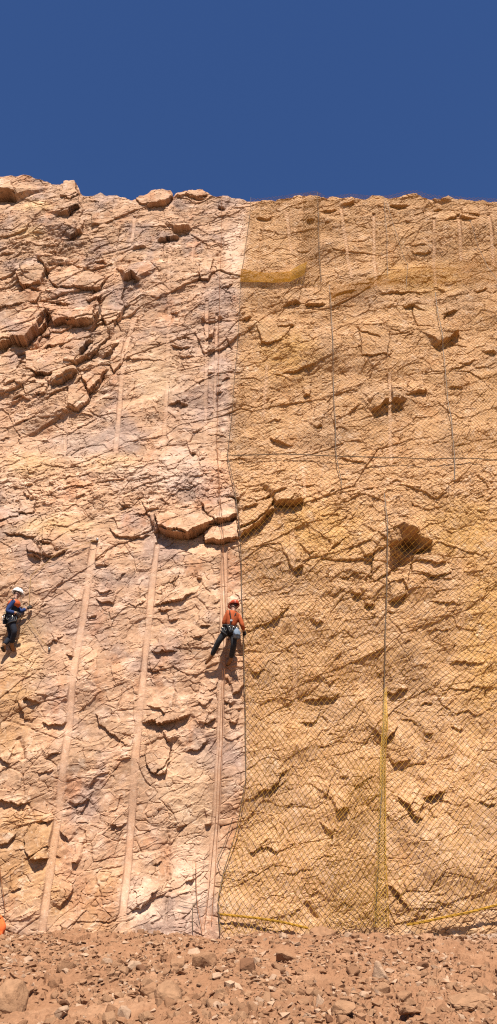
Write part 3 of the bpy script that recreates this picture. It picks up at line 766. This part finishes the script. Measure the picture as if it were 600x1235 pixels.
def tube_mesh(name, pts, r, sides=6, rough=0.0):
    pts = [Vector(p) for p in pts]; vs = []; n = len(pts)
    for i, p in enumerate(pts):
        t = (pts[min(i + 1, n - 1)] - pts[max(i - 1, 0)]).normalized()
        a = t.cross(Vector((0, 1, 0)));  a = t.cross(Vector((1, 0, 0))) if a.length < .1 else a
        a.normalize(); b = t.cross(a)
        rr = r * (1 + rough * math.sin(i * 2.3))
        for s in range(sides):
            an = 2 * math.pi * s / sides
            vs.append((p + a * math.cos(an) * rr + b * math.sin(an) * rr)[:])
    idx = np.arange(n * sides).reshape(n, sides)
    q = np.stack([idx[:-1], np.roll(idx, -1, 1)[:-1], np.roll(idx, -1, 1)[1:], idx[1:]], -1).reshape(-1, 4)
    return mesh_np(name, np.array(vs), q)
def resample(P, step):
    P = np.asarray(P, float); L = np.concatenate([[0], np.cumsum(np.linalg.norm(np.diff(P, axis=0), axis=1))])
    n = max(2, int(L[-1] / step)); t = np.linspace(0, L[-1], n)
    return np.stack([np.interp(t, L, P[:, k]) for k in range(P.shape[1])], -1)
def face_path(poly, off, g=None, step=.12, wob=0.0, seed=0):
    Q = resample(xz(poly), step)
    if wob: Q[:, 0] += wob * gnoise(Q[:, 1] * .9, Q[:, 0] * .9, 500 + seed); Q[:, 1] += wob * gnoise(Q[:, 1] * 1.1, Q[:, 0] * 1.1, 510 + seed)
    return [(q[0], float(Yf(q[1]) - samp(env_net if g is None else g, q[0], q[1]) - off), q[1]) for q in Q]
def face_rope(name, poly, r, off, mat, label=None, cat='cable', parent=None, g=None, wob=.02, group=None, seed=0, sides=5):
    o = link(name, tube_mesh(name, face_path(poly, off, g, .1, wob, seed), r, sides, .12), mat, parent)
    if label: tag(o, label, cat, group)
    return o

EU = [(303,237),(300,270),(296,300),(291,345),(288,400),(281,480),(275,550)]
EL = [(275,550),(284,600),(290,650),(293,740),(296,850),(297,940),(285,1000),(270,1050),(263,1085),(266,1124)]
S1 = [(383,236),(384,300),(388,340),(398,345),(400,400),(402,480),(405,552)]
S2 = [(488,236),(500,300),(520,340),(528,400),(538,480),(545,556)]
S3 = [(462,553),(465,620),(464,740),(463,820),(461,900),(457,1000),(455,1060),(457,1118)]
RR = [(760,236),(790,600),(820,1120)]
HZ = [(275,550),(320,550),(360,549),(400,552),(430,553),(470,556),(520,560),(560,560),(600,562),(800,565)]
TOPL = [(280,237),(300,238),(345,236),(380,233),(392,239),(430,239),(470,236),(500,232),(530,240),(600,243),(800,243)]
HEML = [(250,1124),(300,1126),(375,1122),(460,1118)]
HEMR = [(450,1118),(500,1113),(545,1104),(600,1092),(700,1080),(830,1076)]
GN = 'wire net panels draped over the rock face'
def panel(label, *a, **k):
    p = at(0.5 * (a[0][0][0] + a[1][0][0]), 0.5 * (a[0][-1][1] + a[0][0][1]))
    r = empty('wire_net', (0, 0, 0), label, 'safety net', GN)
    net_patch('mesh', *a, r, **k)
    return r
n_ul = panel('golden wire net panel at the top of the cliff, left edge against bare rock', EU, S1, HZ, TOPL, seed=1, wire=.0043)
n_um = panel('golden wire net panel in the upper middle, between the two dark upper seams', S1, S2, HZ, TOPL, seed=2, wire=.0043)
n_ur = panel('golden wire net panel at upper right, running out of the photo', S2, RR, HZ, TOPL, seed=3, wire=.0043)
n_ll = panel('golden wire net panel over the lower face beside the worker in the orange helmet', EL, S3, HEML, HZ, seed=4, pitch=.090)
n_lr = panel('golden wire net panel at lower right with its hem lifted off the rubble', S3, RR, HEMR, HZ, seed=5, pleat=.04, pitch=.090)
# folded and overlapping edges
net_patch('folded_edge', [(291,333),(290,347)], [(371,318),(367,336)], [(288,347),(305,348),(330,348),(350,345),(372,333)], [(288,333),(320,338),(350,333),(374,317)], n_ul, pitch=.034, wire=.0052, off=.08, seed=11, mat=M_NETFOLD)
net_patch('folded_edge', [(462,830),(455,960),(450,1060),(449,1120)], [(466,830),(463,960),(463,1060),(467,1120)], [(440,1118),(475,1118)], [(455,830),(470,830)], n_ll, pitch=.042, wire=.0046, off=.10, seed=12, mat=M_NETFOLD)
net_patch('overlap', [(432,900),(415,960),(388,1010),(402,1060),(392,1116)], [(462,930),(456,1010),(455,1116)], [(380,1117),(470,1117)], [(400,950),(430,925),(470,915)], n_ll, pitch=.07, wire=.0042, off=.10, seed=13)
net_patch('overlap', [(366,236),(364,300),(352,338)], [(386,236),(386,300),(388,340)], [(340,338),(395,338)], [(360,236),(392,237)], n_ul, pitch=.08, wire=.005, off=.09, seed=14)
net_patch('overlap', [(395,340),(398,352),(396,372)], [(600,310),(610,330),(640,352)], [(390,372),(450,350),(520,338),(640,345)], [(390,352),(450,336),(520,318),(640,310)], n_um, pitch=.08, wire=.0038, off=.06, seed=15)

# the cables that lace and edge the panels
GC = 'steel cables lacing the net'
face_rope('edge_cable', EL, .011, .06, M_CABLE, 'dark cable along the left edge of the lower net beside the worker', group=GC, seed=1)
face_rope('edge_cable', EU, .007, .06, M_CABLE, 'thin cable along the left edge of the upper net', group=GC, seed=2)
face_rope('seam_cable', S1[:3] + [(388,338)], .010, .10, M_CABLE, 'dark vertical cable at the top of the net, left of middle', group=GC, seed=3)
face_rope('seam_cable', [(398,345),(400,400),(402,480),(406,552),(412,590)], .011, .10, M_CABLE, 'dark vertical cable in the middle of the upper net', group=GC, seed=4)
face_rope('seam_cable', [(526,350),(530,400),(538,480),(545,556),(546,584)], .011, .10, M_CABLE, 'dark vertical cable in the upper net on the right', group=GC, seed=5)
face_rope('seam_cable', [(462,600),(465,640),(464,740),(463,820),(461,900),(456,1000),(453,1060),(452,1116)], .013, .12, M_CABLE, 'long dark cable down the middle of the lower net', group=GC, seed=6)
face_rope('seam_cable', [(466,850),(464,900),(462,1000),(463,1060),(467,1118)], .010, .12, M_GOLDCABLE, 'golden cable beside the folded net edge at lower middle', group=GC, seed=7)
face_rope('seam_cable', HZ[:-1], .015, .10, M_CABLE, 'dark horizontal cable across the net halfway up the cliff', group=GC, seed=8, wob=.05)
face_rope('support_cable', [(462,240),(467,290),(468,332)], .007, .10, M_CABLE, 'thin straight cable near the top of the net', group=GC, seed=9)
face_rope('support_cable', [(462,240),(478,285),(492,318),(490,345)], .007, .10, M_CABLE, 'thin slanting cable branching from the crest of the net', group=GC, seed=10)
face_rope('support_cable', [(563,275),(580,310),(600,340)], .007, .10, M_CABLE, 'thin slanting cable near the right end of the crest', group=GC, seed=11)
def hem(poly, label, off, seed):
    r = empty('hem_rope', (0, 0, 0), label, 'rope', 'golden hem ropes of the net')
    base = face_path(poly, off, None, .03, .015, seed)
    for ph in (0, 2.1, 4.2):      # three strands laid together
        pts = [(p[0], p[1] + .014 * math.cos(i * .55 + ph), p[2] + .014 * math.sin(i * .55 + ph) ) for i, p in enumerate(base)]
        link('strand', tube_mesh('strand', pts, .014, 5, .2), M_GOLDCABLE, r)
hem([(266,1102),(285,1104),(310,1107),(340,1112),(372,1119)], 'thick golden hem rope at the bottom left of the net', .10, 21)
hem([(488,1115),(520,1109),(560,1100),(600,1090),(660,1082)], 'golden hem rope rising to the right above the pale rubble', .12, 22)

# ------------------------------------------------------------------ abseil ropes
M_ROPE = material('rust_red_rope', (0.22, 0.085, 0.032), 0.8, 0.2, 0.2, 40, .3, 200, .004)
M_ROPE2 = material('tan_rope', (0.40, 0.24, 0.10), 0.8, 0.2, 0.2, 40, .3, 200, .004)
M_ORANGE = material('orange_fabric', (0.62, 0.12, 0.03), 0.85, 0.2, 0.15, 14, .4, 60, .01)
M_ANCHOR = material('dull_steel', (0.28, 0.27, 0.26), 0.45, 0.5, 0.1, 20, 0, metallic=.8)
face_rope('abseil_rope', [(268,240),(266,330),(264,440),(262,540),(266,600),(270,655),(272,720),(274,762),(271,820),(268,900),(264,980),(260,1040),(256,1112)], .0062, .05, M_ROPE,
          'reddish rope hanging beside the worker in the orange helmet down to the rubble', 'rope', g=env_rope, seed=31)
face_rope('abseil_rope', [(262,538),(264,600),(268,660),(269,720),(271,765),(268,820),(265,900),(260,980),(255,1040),(247,1116)], .0042, .05, M_ROPE,
          'thinner second rope hugging the drill trace left of the orange helmet worker', 'rope', g=env_rope, seed=32)
face_rope('slack_cord', [(236,1040),(237,1075),(239,1095),(244,1122)], .007, .06, M_ROPE, 'thin slack cord hanging at the cliff foot left of the net corner', 'cord', g=env_rope, seed=33)
face_rope('slack_cord', [(233,1090),(232,1105),(233,1124)], .009, .05, M_CABLE, 'short dark cord end at the cliff foot left of the net corner', 'cord', g=env_rope, seed=34)
face_rope('slack_cord', [(216,1086),(233,1090),(246,1088),(257,1083)], .005, .05, M_CABLE, 'thin dark cord slung sideways to the net corner', 'cord', g=env_rope, seed=35)
face_rope('guy_cable', [(281,985),(272,1015),(262,1036),(268,1050),(284,1052)], .008, .07, M_CABLE, 'thin dark guy cable looping off the lower left net edge', 'cable', g=env_rope, seed=36)
face_rope('abseil_rope', [(-12,900),(-4,940),(0,975),(2,1010),(4,1050),(8,1095)], .008, .06, M_ROPE, 'dark red rope at the far left leading to the orange bundle', 'rope', g=env_rope, seed=37)

# orange bundle at the cliff foot
p = at(1, 1118); p[1] = float(face_y(p[0], p[2])) - .25
fb = empty('rope_bag', (p[0], p[1], gh(p[0], p[1]) - .03), 'crumpled orange bag at the cliff foot by the left edge', 'bag')
bm = bmesh.new(); bmesh.ops.create_icosphere(bm, subdivisions=4, radius=1)
for vv in bm.verts:
    q = vv.co.copy(); nz = float(fbm(np.array([q.x * 2.1 + q.z * 1.7]), np.array([q.y * 2.1 - q.z]), 3, 600)[0])
    tp = 1 - .45 * max(0, q.z)
    vv.co = Vector((q.x * .19 * tp, q.y * .15 * tp, (q.z + .85) * .23)) * (1 + .16 * nz)
link('sack', bm_mesh('sack', bm, True), M_ORANGE, fb)
link('drawstring', tube_mesh('drawstring', [(.02 + .07 * math.cos(t), .06 * math.sin(t), .40) for t in np.linspace(0, 6.28, 16)], .012, 5), M_ROPE, fb)

# ------------------------------------------------------------------ people
def mk(name, c, **k): return material(name, c, **k)
M_SKIN = mk('skin', (0.27, 0.14, 0.09), rough=.55, spec=.3, var=.06, bump=0)
M_HAIR = mk('dark_hair', (0.02, 0.013, 0.01), rough=.7, bump=.4)
M_EYE = mk('eye', (0.05, 0.04, 0.035), rough=.2, bump=0)
M_NAVY = mk('navy_trousers', (0.016, 0.018, 0.026), rough=.85, bump=.5, bscale=12, bdist=.02)
M_DARK = mk('charcoal_trousers', (0.022, 0.022, 0.024), rough=.85, bump=.5, bscale=12, bdist=.02)
M_BLUE = mk('blue_work_jacket', (0.018, 0.036, 0.11), rough=.85, bump=.5, bscale=12, bdist=.02)
M_HIVIS = mk('orange_hi_vis', (0.42, 0.085, 0.025), rough=.8, bump=.5, bscale=12, bdist=.02)
M_SHIRT = mk('orange_shirt', (0.33, 0.072, 0.022), rough=.85, bump=.5, bscale=12, bdist=.02)
M_REFL = mk('reflective_strip', (0.62, 0.60, 0.35), rough=.35, spec=.5, bump=0)
M_WHELM = mk('white_helmet', (0.78, 0.78, 0.76), rough=.3, spec=.5, var=.03, bump=0)
M_OHELM = mk('orange_helmet', (0.40, 0.06, 0.024), rough=.3, spec=.5, var=.03, bump=0)
M_BOOT = mk('tan_boot', (0.22, 0.11, 0.05), rough=.75, bump=.3)
M_SOLE = mk('boot_sole', (0.03, 0.025, 0.02), rough=.9, bump=0)
M_GLOVE = mk('dark_glove', (0.035, 0.03, 0.028), rough=.85, bump=.3)
M_WEB = mk('harness_webbing', (0.03, 0.028, 0.028), rough=.8, bump=0)
M_BUCKLE = mk('harness_buckle', (0.45, 0.42, 0.36), rough=.35, metallic=.8, bump=0)
M_BAG = mk('grey_blue_canvas', (0.15, 0.19, 0.24), rough=.85, bump=.4, bscale=16, bdist=.02)

def skin(name, nodes, edges, mat, parent, root=0, sub=2):
    me = bpy.data.meshes.new('tmp'); me.from_pydata([n_[0] for n_ in nodes], edges, [])
    o = bpy.data.objects.new('tmp', me); COL.objects.link(o)
    o.modifiers.new('s', 'SKIN')
    sv = me.skin_vertices[0].data
    for i, n_ in enumerate(nodes):
        r = n_[1] if isinstance(n_[1], tuple) else (n_[1], n_[1])
        sv[i].radius = r; sv[i].use_root = (i == root)
    o.modifiers['s'].use_smooth_shade = True
    ss = o.modifiers.new('d', 'SUBSURF'); ss.levels = sub; ss.render_levels = sub
    dg = bpy.context.evaluated_depsgraph_get(); dg.update()
    out = bpy.data.meshes.new_from_object(o.evaluated_get(dg))
    out.name = name
    bpy.data.objects.remove(o); bpy.data.meshes.remove(me)
    out.polygons.foreach_set('use_smooth', [True] * len(out.polygons))
    out.materials.clear()
    return link(name, out, mat, parent)
def lerp(a, b, t): return tuple(a[i] + (b[i] - a[i]) * t for i in range(3))
def chain(*pts):
    return [(p_[0], p_[1]) for p_ in pts], [(i, i + 1) for i in range(len(pts) - 1)]
def loop_strap(name, c, nrm, ra, rb_, r, mat, parent):
    n = Vector(nrm).normalized(); a = n.orthogonal().normalized()
    if abs(n.z) < .9: a = n.cross(Vector((0, 0, 1))).normalized()
    else: a = Vector((1, 0, 0)) - n * n.x; a.normalize()
    b = n.cross(a)
    pts = [Vector(c) + a * ra * math.cos(t) + b * rb_ * math.sin(t) for t in np.linspace(0, 2 * math.pi, 25)]
    return link(name, tube_mesh(name, pts, r, 6), mat, parent)

def person(root, P, shirt_m, trouser_m, helmet_m, sleeve_m=None, look=(0, 1, 0)):
    """P: joints in metres from the hips; one continuous body, clothes as children"""
    g = lambda k: Vector(P[k])
    hips, chest, neck, head = g('hips'), g('chest'), g('neck'), g('head')
    nodes, edges, idx = [], [], {}
    def add(k, p, r, par=None):
        idx[k] = len(nodes); nodes.append((tuple(p), r))
        if par is not None: edges.append((idx[par], idx[k]))
    add('hips', hips, .105); add('waist', hips.lerp(chest, .45), .092, 'hips'); add('chest', chest, .100, 'waist')
    add('nb', chest.lerp(neck, .75), .062, 'chest'); add('neck', neck, .055, 'nb')
    up = (head - neck).normalized(); lk = Vector(look).normalized(); lk = (lk - up * lk.dot(up)).normalized(); sd = lk.cross(up).normalized()
    add('jaw', head - up * .075 + lk * .012, (.062, .068), 'neck'); add('skull', head + up * .01, (.076, .088), 'jaw'); add('crown', head + up * .085 - lk * .01, (.055, .065), 'skull')
    add('nose', head - up * .015 + lk * .112, .011, 'skull')
    for s in 'LR':
        add('sh' + s, g('sh' + s), .050, 'chest'); add('ua' + s, g('sh' + s).lerp(g('el' + s), .5), .044, 'sh' + s); add('el' + s, g('el' + s), .038, 'ua' + s)
        add('fa' + s, g('el' + s).lerp(g('wr' + s), .4), .043, 'el' + s); add('wr' + s, g('wr' + s), .028, 'fa' + s)
        hd = (g('wr' + s) - g('el' + s)).normalized()
        add('hip' + s, g('hip' + s), .09, 'hips'); add('th' + s, g('hip' + s).lerp(g('kn' + s), .5), .078, 'hip' + s); add('kn' + s, g('kn' + s), .056, 'th' + s)
        add('cf' + s, g('kn' + s).lerp(g('an' + s), .35), .056, 'kn' + s); add('an' + s, g('an' + s), .038, 'cf' + s); add('toe' + s, g('an' + s).lerp(g('toe' + s), .7), .032, 'an' + s)
        # palm and five fingers
        cu = Vector(P.get('curl' + s, (0, 0, -1))).normalized(); cu = (cu - hd * cu.dot(hd)).normalized(); ac = hd.cross(cu).normalized()
        add('pm' + s, g('wr' + s) + hd * .06, (.034, .022), 'wr' + s)
        for f, (o_, l_) in enumerate(((-.030, .070), (-.010, .080), (.010, .075), (.029, .058))):
            b0 = g('wr' + s) + hd * .085 + ac * o_
            add('f0%d' % f + s, b0, .0105, 'pm' + s); add('f1%d' % f + s, b0 + hd * l_ * .45 + cu * l_ * .15, .0095, 'f0%d' % f + s)
            add('f2%d' % f + s, b0 + hd * l_ * .5 + cu * l_ * .62, .0085, 'f1%d' % f + s); add('f3%d' % f + s, b0 + hd * l_ * .18 + cu * l_ * .8, .007, 'f2%d' % f + s)
        tb_ = g('wr' + s) + hd * .03 - ac * .032
        add('t0' + s, tb_, .0125, 'pm' + s); add('t1' + s, tb_ + hd * .035 - ac * .014 + cu * .022, .011, 't0' + s); add('t2' + s, tb_ + hd * .055 + cu * .05, .009, 't1' + s)
    body = skin('body', nodes, edges, M_SKIN, root, 0, 2)
    for s_ in (-1, 1):
        bm = bmesh.new(); bmesh.ops.create_uvsphere(bm, u_segments=10, v_segments=8, radius=.013)
        for vv in bm.verts: vv.co += head + up * .012 + lk * .083 + sd * .032 * s_
        link('eye', bm_mesh('eye', bm, True), M_EYE, body)
        e_, ee = chain((head - up * .005 + sd * .078 * s_, .016), (head - up * .035 + sd * .080 * s_, .011))
        skin('ear', e_, ee, M_SKIN, body, 0, 1)
    # hair at the nape, below the helmet
    hn, he = chain((head + up * .05 - lk * .05, (.07, .055)), (head - up * .03 - lk * .062, (.058, .035)))
    skin('hair', hn, he, M_HAIR, root)
    # shirt or jacket: torso, then sleeves in one piece
    sn, se = [], []
    def sadd(p, r, par=None):
        sn.append((tuple(p), r))
        if par is not None: se.append((par, len(sn) - 1))
        return len(sn) - 1
    a0 = sadd(hips + Vector((0, 0, .03)), (.145, .13)); a1 = sadd(hips.lerp(chest, .5), (.140, .128), a0); a2 = sadd(chest, (.158, .142), a1); a3 = sadd(chest.lerp(neck, .7), (.098, .095), a2); sadd(neck.lerp(chest, .1), .066, a3)
    if sleeve_m is None:
        for s in 'LR':
            q = sadd(g('sh' + s), .078, a2); q = sadd(g('sh' + s).lerp(g('el' + s), .5), .066, q); q = sadd(g('el' + s), .058, q); q = sadd(g('el' + s).lerp(g('wr' + s), .5), .054, q); sadd(g('el' + s).lerp(g('wr' + s), .88), .042, q)
    else:
        for s in 'LR':
            q = sadd(g('sh' + s).lerp(chest, .2), .079, a2)
            c_, ce = chain((g('sh' + s), .074), (g('sh' + s).lerp(g('el' + s), .5), .066), (g('el' + s), .06), (g('el' + s).lerp(g('wr' + s), .5), .055), (g('el' + s).lerp(g('wr' + s), .9), .043))
            skin('sleeve', c_, ce, sleeve_m, root)
    top = skin('jacket' if sleeve_m else 'shirt', sn, se, shirt_m, root)
    # trousers
    tn, te = [(tuple(hips + Vector((0, 0, .02))), (.152, .118))], []
    for s in 'LR':
        b_ = len(tn)
        tn += [(P['hip' + s], .105), (tuple(g('hip' + s).lerp(g('kn' + s), .5)), .094), (P['kn' + s], .076), (tuple(g('kn' + s).lerp(g('an' + s), .4)), .072), (tuple(g('kn' + s).lerp(g('an' + s), .99)), .062)]
        te += [(0, b_), (b_, b_ + 1), (b_ + 1, b_ + 2), (b_ + 2, b_ + 3), (b_ + 3, b_ + 4)]
    skin('trousers', tn, te, trouser_m, root)
    for s in 'LR':
        an, toe = g('an' + s), g('toe' + s); dn = (an - g('kn' + s)).normalized(); fw = (toe - an).normalized()
        bn_, be = chain((an - dn * .06, .050), (an, .055), (an + dn * .035 + fw * .06, (.050, .045)), (an + dn * .045 + fw * .15, (.050, .036)), (an + dn * .048 + fw * .20, (.040, .026)))
        bo = skin('boot', bn_, be, M_BOOT, root)
        so, se_ = chain((an + dn * .075 - fw * .035, (.048, .016)), (an + dn * .082 + fw * .08, (.046, .014)), (an + dn * .078 + fw * .20, (.042, .014)))
        skin('sole', so, se_, M_SOLE, bo, 0, 1)
        # glove: palm, five fingers
        gi = [i for k_, i in idx.items() if k_[-1] == s and (k_[:2] in ('wr', 'pm', 't0', 't1', 't2') or k_[0] == 'f' and k_[1].isdigit())]
        mp_ = {i: j for j, i in enumerate(gi)}
        gnod = [(nodes[i][0], tuple(q + .0025 for q in nodes[i][1]) if isinstance(nodes[i][1], tuple) else nodes[i][1] + (.010 if i == idx['wr' + s] else .002)) for i in gi]
        skin('glove', gnod, [(mp_[a], mp_[b]) for a, b in edges if a in mp_ and b in mp_], M_GLOVE, root, 0, 2)
    # helmet: shell, brim, chin strap
    bm = bmesh.new(); bmesh.ops.create_uvsphere(bm, u_segments=28, v_segments=18, radius=1)
    bmesh.ops.delete(bm, geom=[vv for vv in bm.verts if vv.co.z < -.12], context='VERTS')
    B3 = Matrix((sd, lk, up)).transposed()
    for vv in bm.verts:
        q = vv.co; ridge = 1 + .05 * math.exp(-(q.x / .14) ** 2) * (q.z > .1)
        vv.co = B3 @ Vector((q.x * .118 * ridge, q.y * .142, q.z * .118 * ridge)) + head + up * .052
    hm = link('helmet', bm_mesh('helmet', bm, True), helmet_m, root)
    sol = hm.modifiers.new('t', 'SOLIDIFY'); sol.thickness = .006
    bm = bmesh.new(); ring = []
    for t in np.linspace(0, 2 * math.pi, 33)[:-1]:
        f_ = max(0, math.sin(t)); row = []
        for (ra, dz) in ((1.0, 0), (1.10 + .24 * f_, -.014 - .012 * f_), (1.09 + .24 * f_, -.024 - .012 * f_), (.97, -.016)):
            row.append(bm.verts.new(B3 @ Vector((math.cos(t) * .119 * ra, math.sin(t) * .143 * ra, dz)) + head + up * .042))
        ring.append(row)
    for i in range(32):
        for j in range(4): bm.faces.new((ring[i][j], ring[(i + 1) % 32][j], ring[(i + 1) % 32][(j + 1) % 4], ring[i][(j + 1) % 4]))
    bmesh.ops.recalc_face_normals(bm, faces=bm.faces[:])
    link('brim', bm_mesh('brim', bm, True), helmet_m, hm)
    link('chin_strap', tube_mesh('chin_strap', [head + sd * .1 * math.cos(t) * (1 if abs(math.cos(t)) > .3 else .9) + up * (.04 - .175 * abs(math.sin(t))) + lk * .02 for t in np.linspace(0, math.pi, 15)], .006, 5), M_WEB, hm)
    # harness
    hz = empty('harness', (0, 0, 0), None, None) if False else None
    wb = loop_strap('harness', hips + Vector((0, 0, .06)), (chest - hips).normalized(), .175, .142, .020, M_WEB, root)
    for s in 'LR':
        c_ = g('hip' + s).lerp(g('kn' + s), .32); loop_strap('leg_loop', c_, g('kn' + s) - g('hip' + s), .112, .108, .016, M_WEB, wb)
        sh_ = g('sh' + s).lerp(chest, .45)
        mid_ = hips.lerp(chest, .5)
        link('shoulder_strap', tube_mesh('shoulder_strap', [hips + Vector((0, .13, .07)), mid_ + Vector((0, .15, 0)), sh_ + Vector((0, .12, .03)), sh_ + Vector((0, 0, .105)), sh_ + Vector((0, -.13, .02)), mid_ + Vector((0, -.135, 0)), hips + Vector((0, -.14, .07))], .013, 6), M_WEB, wb)
    bm = bmesh.new(); bmesh.ops.create_cube(bm, size=1)
    for vv in bm.verts: vv.co = Vector((vv.co.x * .06, vv.co.y * .03, vv.co.z * .05)) + hips.lerp(chest, .52) + Vector((0, -.15, 0))
    bmesh.ops.bevel(bm, geom=bm.edges[:], offset=.008, segments=2, affect='EDGES')
    link('buckle', bm_mesh('buckle', bm), M_BUCKLE, wb)
    for k_ in range(5):        # karabiners and gear on the belt
        t = -2.6 + k_ * .5; c_ = hips + Vector((math.cos(t) * .20, math.sin(t) * .17, .0))
        link('karabiner', tube_mesh('karabiner', [c_ + Vector((.022 * math.cos(q), 0, -.03 + .05 * math.sin(q))) for q in np.linspace(0, 6.28, 14)], .006, 5), M_BUCKLE, wb)
    return body

# worker in the orange helmet: left foot braced on the rock, right leg bent, beside the net edge
def hip_point(px, py, stand):
    q = at(px, py)
    yy = float(face_y(q[0], q[2])) - stand; k = yy / q[1]
    return Vector((q[0] * k, yy, EYE + (q[2] - EYE) * k))
H2 = hip_point(277.5, 759, .34)
w2 = empty('person', H2, 'worker in orange helmet and orange shirt abseiling beside the net edge with one leg braced', 'person', 'workers hanging on ropes')
def on_face(H, lx, lz, off):
    return (lx, float(face_y(H.x + lx, H.z + lz)) - H.y - off, lz)
aL = on_face(H2, -.44, -.60, .16); tL = on_face(H2, -.58, -.73, .05); aR = on_face(H2, .03, -.66, .17); tR = on_face(H2, -.04, -.72, .04)
P2 = dict(hips=(0, 0, 0), chest=(.07, -.02, .33), neck=(.085, .0, .475), head=(.095, .03, .60),
          shL=(-.06, -.09, .40), shR=(.21, .09, .385), elL=(-.15, -.04, .14), elR=(.30, .06, .12), wrL=(-.03, .17, .10), wrR=(.335, .20, .03),
          hipL=(-.075, -.04, -.03), hipR=(.08, .05, -.04), knL=(-.26, .0, -.29), knR=(.10, -.02, -.36), anL=aL, toeL=tL, anR=aR, toeR=tR, curlL=(0, 0, -1), curlR=(0, 0, -1))
person(w2, P2, M_SHIRT, M_DARK, M_OHELM, None, (-.55, .8, -.1))
# tool bag at the right hip
tbag = empty('tool_bag', H2 + Vector((.17, -.17, -.02)), 'grey blue canvas tool bag hanging at the hip of the orange helmet worker', 'bag')
bm = bmesh.new(); bmesh.ops.create_icosphere(bm, subdivisions=3, radius=1)
for vv in bm.verts:
    q = vv.co; nz = float(fbm(np.array([q.x * 2 + q.z]), np.array([q.y * 2 - q.z]), 3, 610)[0]); f_ = 1 - .25 * q.z
    vv.co = Vector((q.x * .085 * f_, q.y * .055 * f_, q.z * .115 - .12)) * (1 + .28 * nz)
link('pouch', bm_mesh('pouch', bm, True), M_BAG, tbag)
link('strap', tube_mesh('strap', [(-.06, 0, -.03), (-.04, .01, .05), (0, .02, .08), (.04, .01, .05), (.06, 0, -.03)], .009, 5), M_WEB, tbag)

# worker in the white helmet: hangs upright, facing the rock to the right
H1 = hip_point(12.5, 746, .36)
w1 = empty('person', H1, 'worker in white helmet, orange vest and blue sleeves hanging at the left edge', 'person', 'workers hanging on ropes')
aL1 = on_face(H1, -.07, -.66, .24); aR1 = on_face(H1, .08, -.60, .17)
P1 = dict(hips=(0, 0, 0), chest=(.03, -.02, .38), neck=(.055, .01, .53), head=(.075, .05, .66),
          shL=(-.045, .115, .43), shR=(.10, -.15, .43), elL=(.20, .17, .24), elR=(-.06, -.17, .14), wrL=(.32, .19, .33), wrR=(.17, -.13, .10),
          hipL=(-.04, .075, -.03), hipR=(.035, -.075, -.03), knL=(.05, .12, -.40), knR=(.17, -.05, -.36), anL=aL1, toeL=on_face(H1, -.06, -.72, .05), anR=aR1, toeR=on_face(H1, .12, -.68, .04),
          curlR=(0, .3, -1), curlL=(0, .6, -.4))
person(w1, P1, M_NAVY, M_NAVY, M_WHELM, M_BLUE, (.85, .35, -.2))
vn, ve = chain(((.055, -.035, .27), .172), ((.065, -.04, .39), .178), ((.065, -.02, .48), .105))
skin('hi_vis_vest', vn, ve, M_HIVIS, w1)
for zz in (.14,):
    loop_strap('reflective_strip', (Vector(P1['hips']).lerp(Vector(P1['chest']), zz / .38)), (0, 0, 1), .163, .128, .014, M_REFL, w1)

# ropes held by the white helmet worker
hR = H1 + Vector(P1['wrL']) + Vector((.03, .05, .01))
up_ = [hR] + [Vector(q) for q in face_path([(40,698),(58,683),(80,668),(100,660),(117,652)], .05, env_rope, .12, .015, 41)]
tag(link('work_rope', tube_mesh('work_rope', up_, .008, 5, .1), M_ROPE2), 'tan rope running up to the right from the hand of the white helmet worker', 'rope')
dn_ = [H1 + Vector((.14, .05, .0))] + [Vector(q) for q in face_path([(34,748),(44,762),(52,772),(60,783)], .05, env_rope, .12, .015, 42)]
tag(link('work_rope', tube_mesh('work_rope', dn_, .0055, 5, .1), M_ROPE2), 'short tan rope slanting down to the right from the white helmet worker', 'rope')
for q, lab in (((118, 651), 'small steel rock bolt where the upper tan rope is tied'), ((61, 784), 'small steel rock bolt where the lower tan rope ends')):
    c_ = at(*q); bo = empty('rock_bolt', (c_[0], float(face_y(c_[0], c_[2])) - .0, c_[2]), lab, 'bolt')
    bm = bmesh.new(); bmesh.ops.create_cone(bm, cap_ends=True, segments=12, radius1=.035, radius2=.03, depth=.02, matrix=Matrix.Rotation(R(90), 4, 'X'))
    link('plate', bm_mesh('plate', bm), M_ANCHOR, bo)
    link('eye_ring', tube_mesh('eye_ring', [(.022 * math.cos(t), -.03, .022 * math.sin(t)) for t in np.linspace(0, 6.28, 14)], .007, 5), M_ANCHOR, bo)
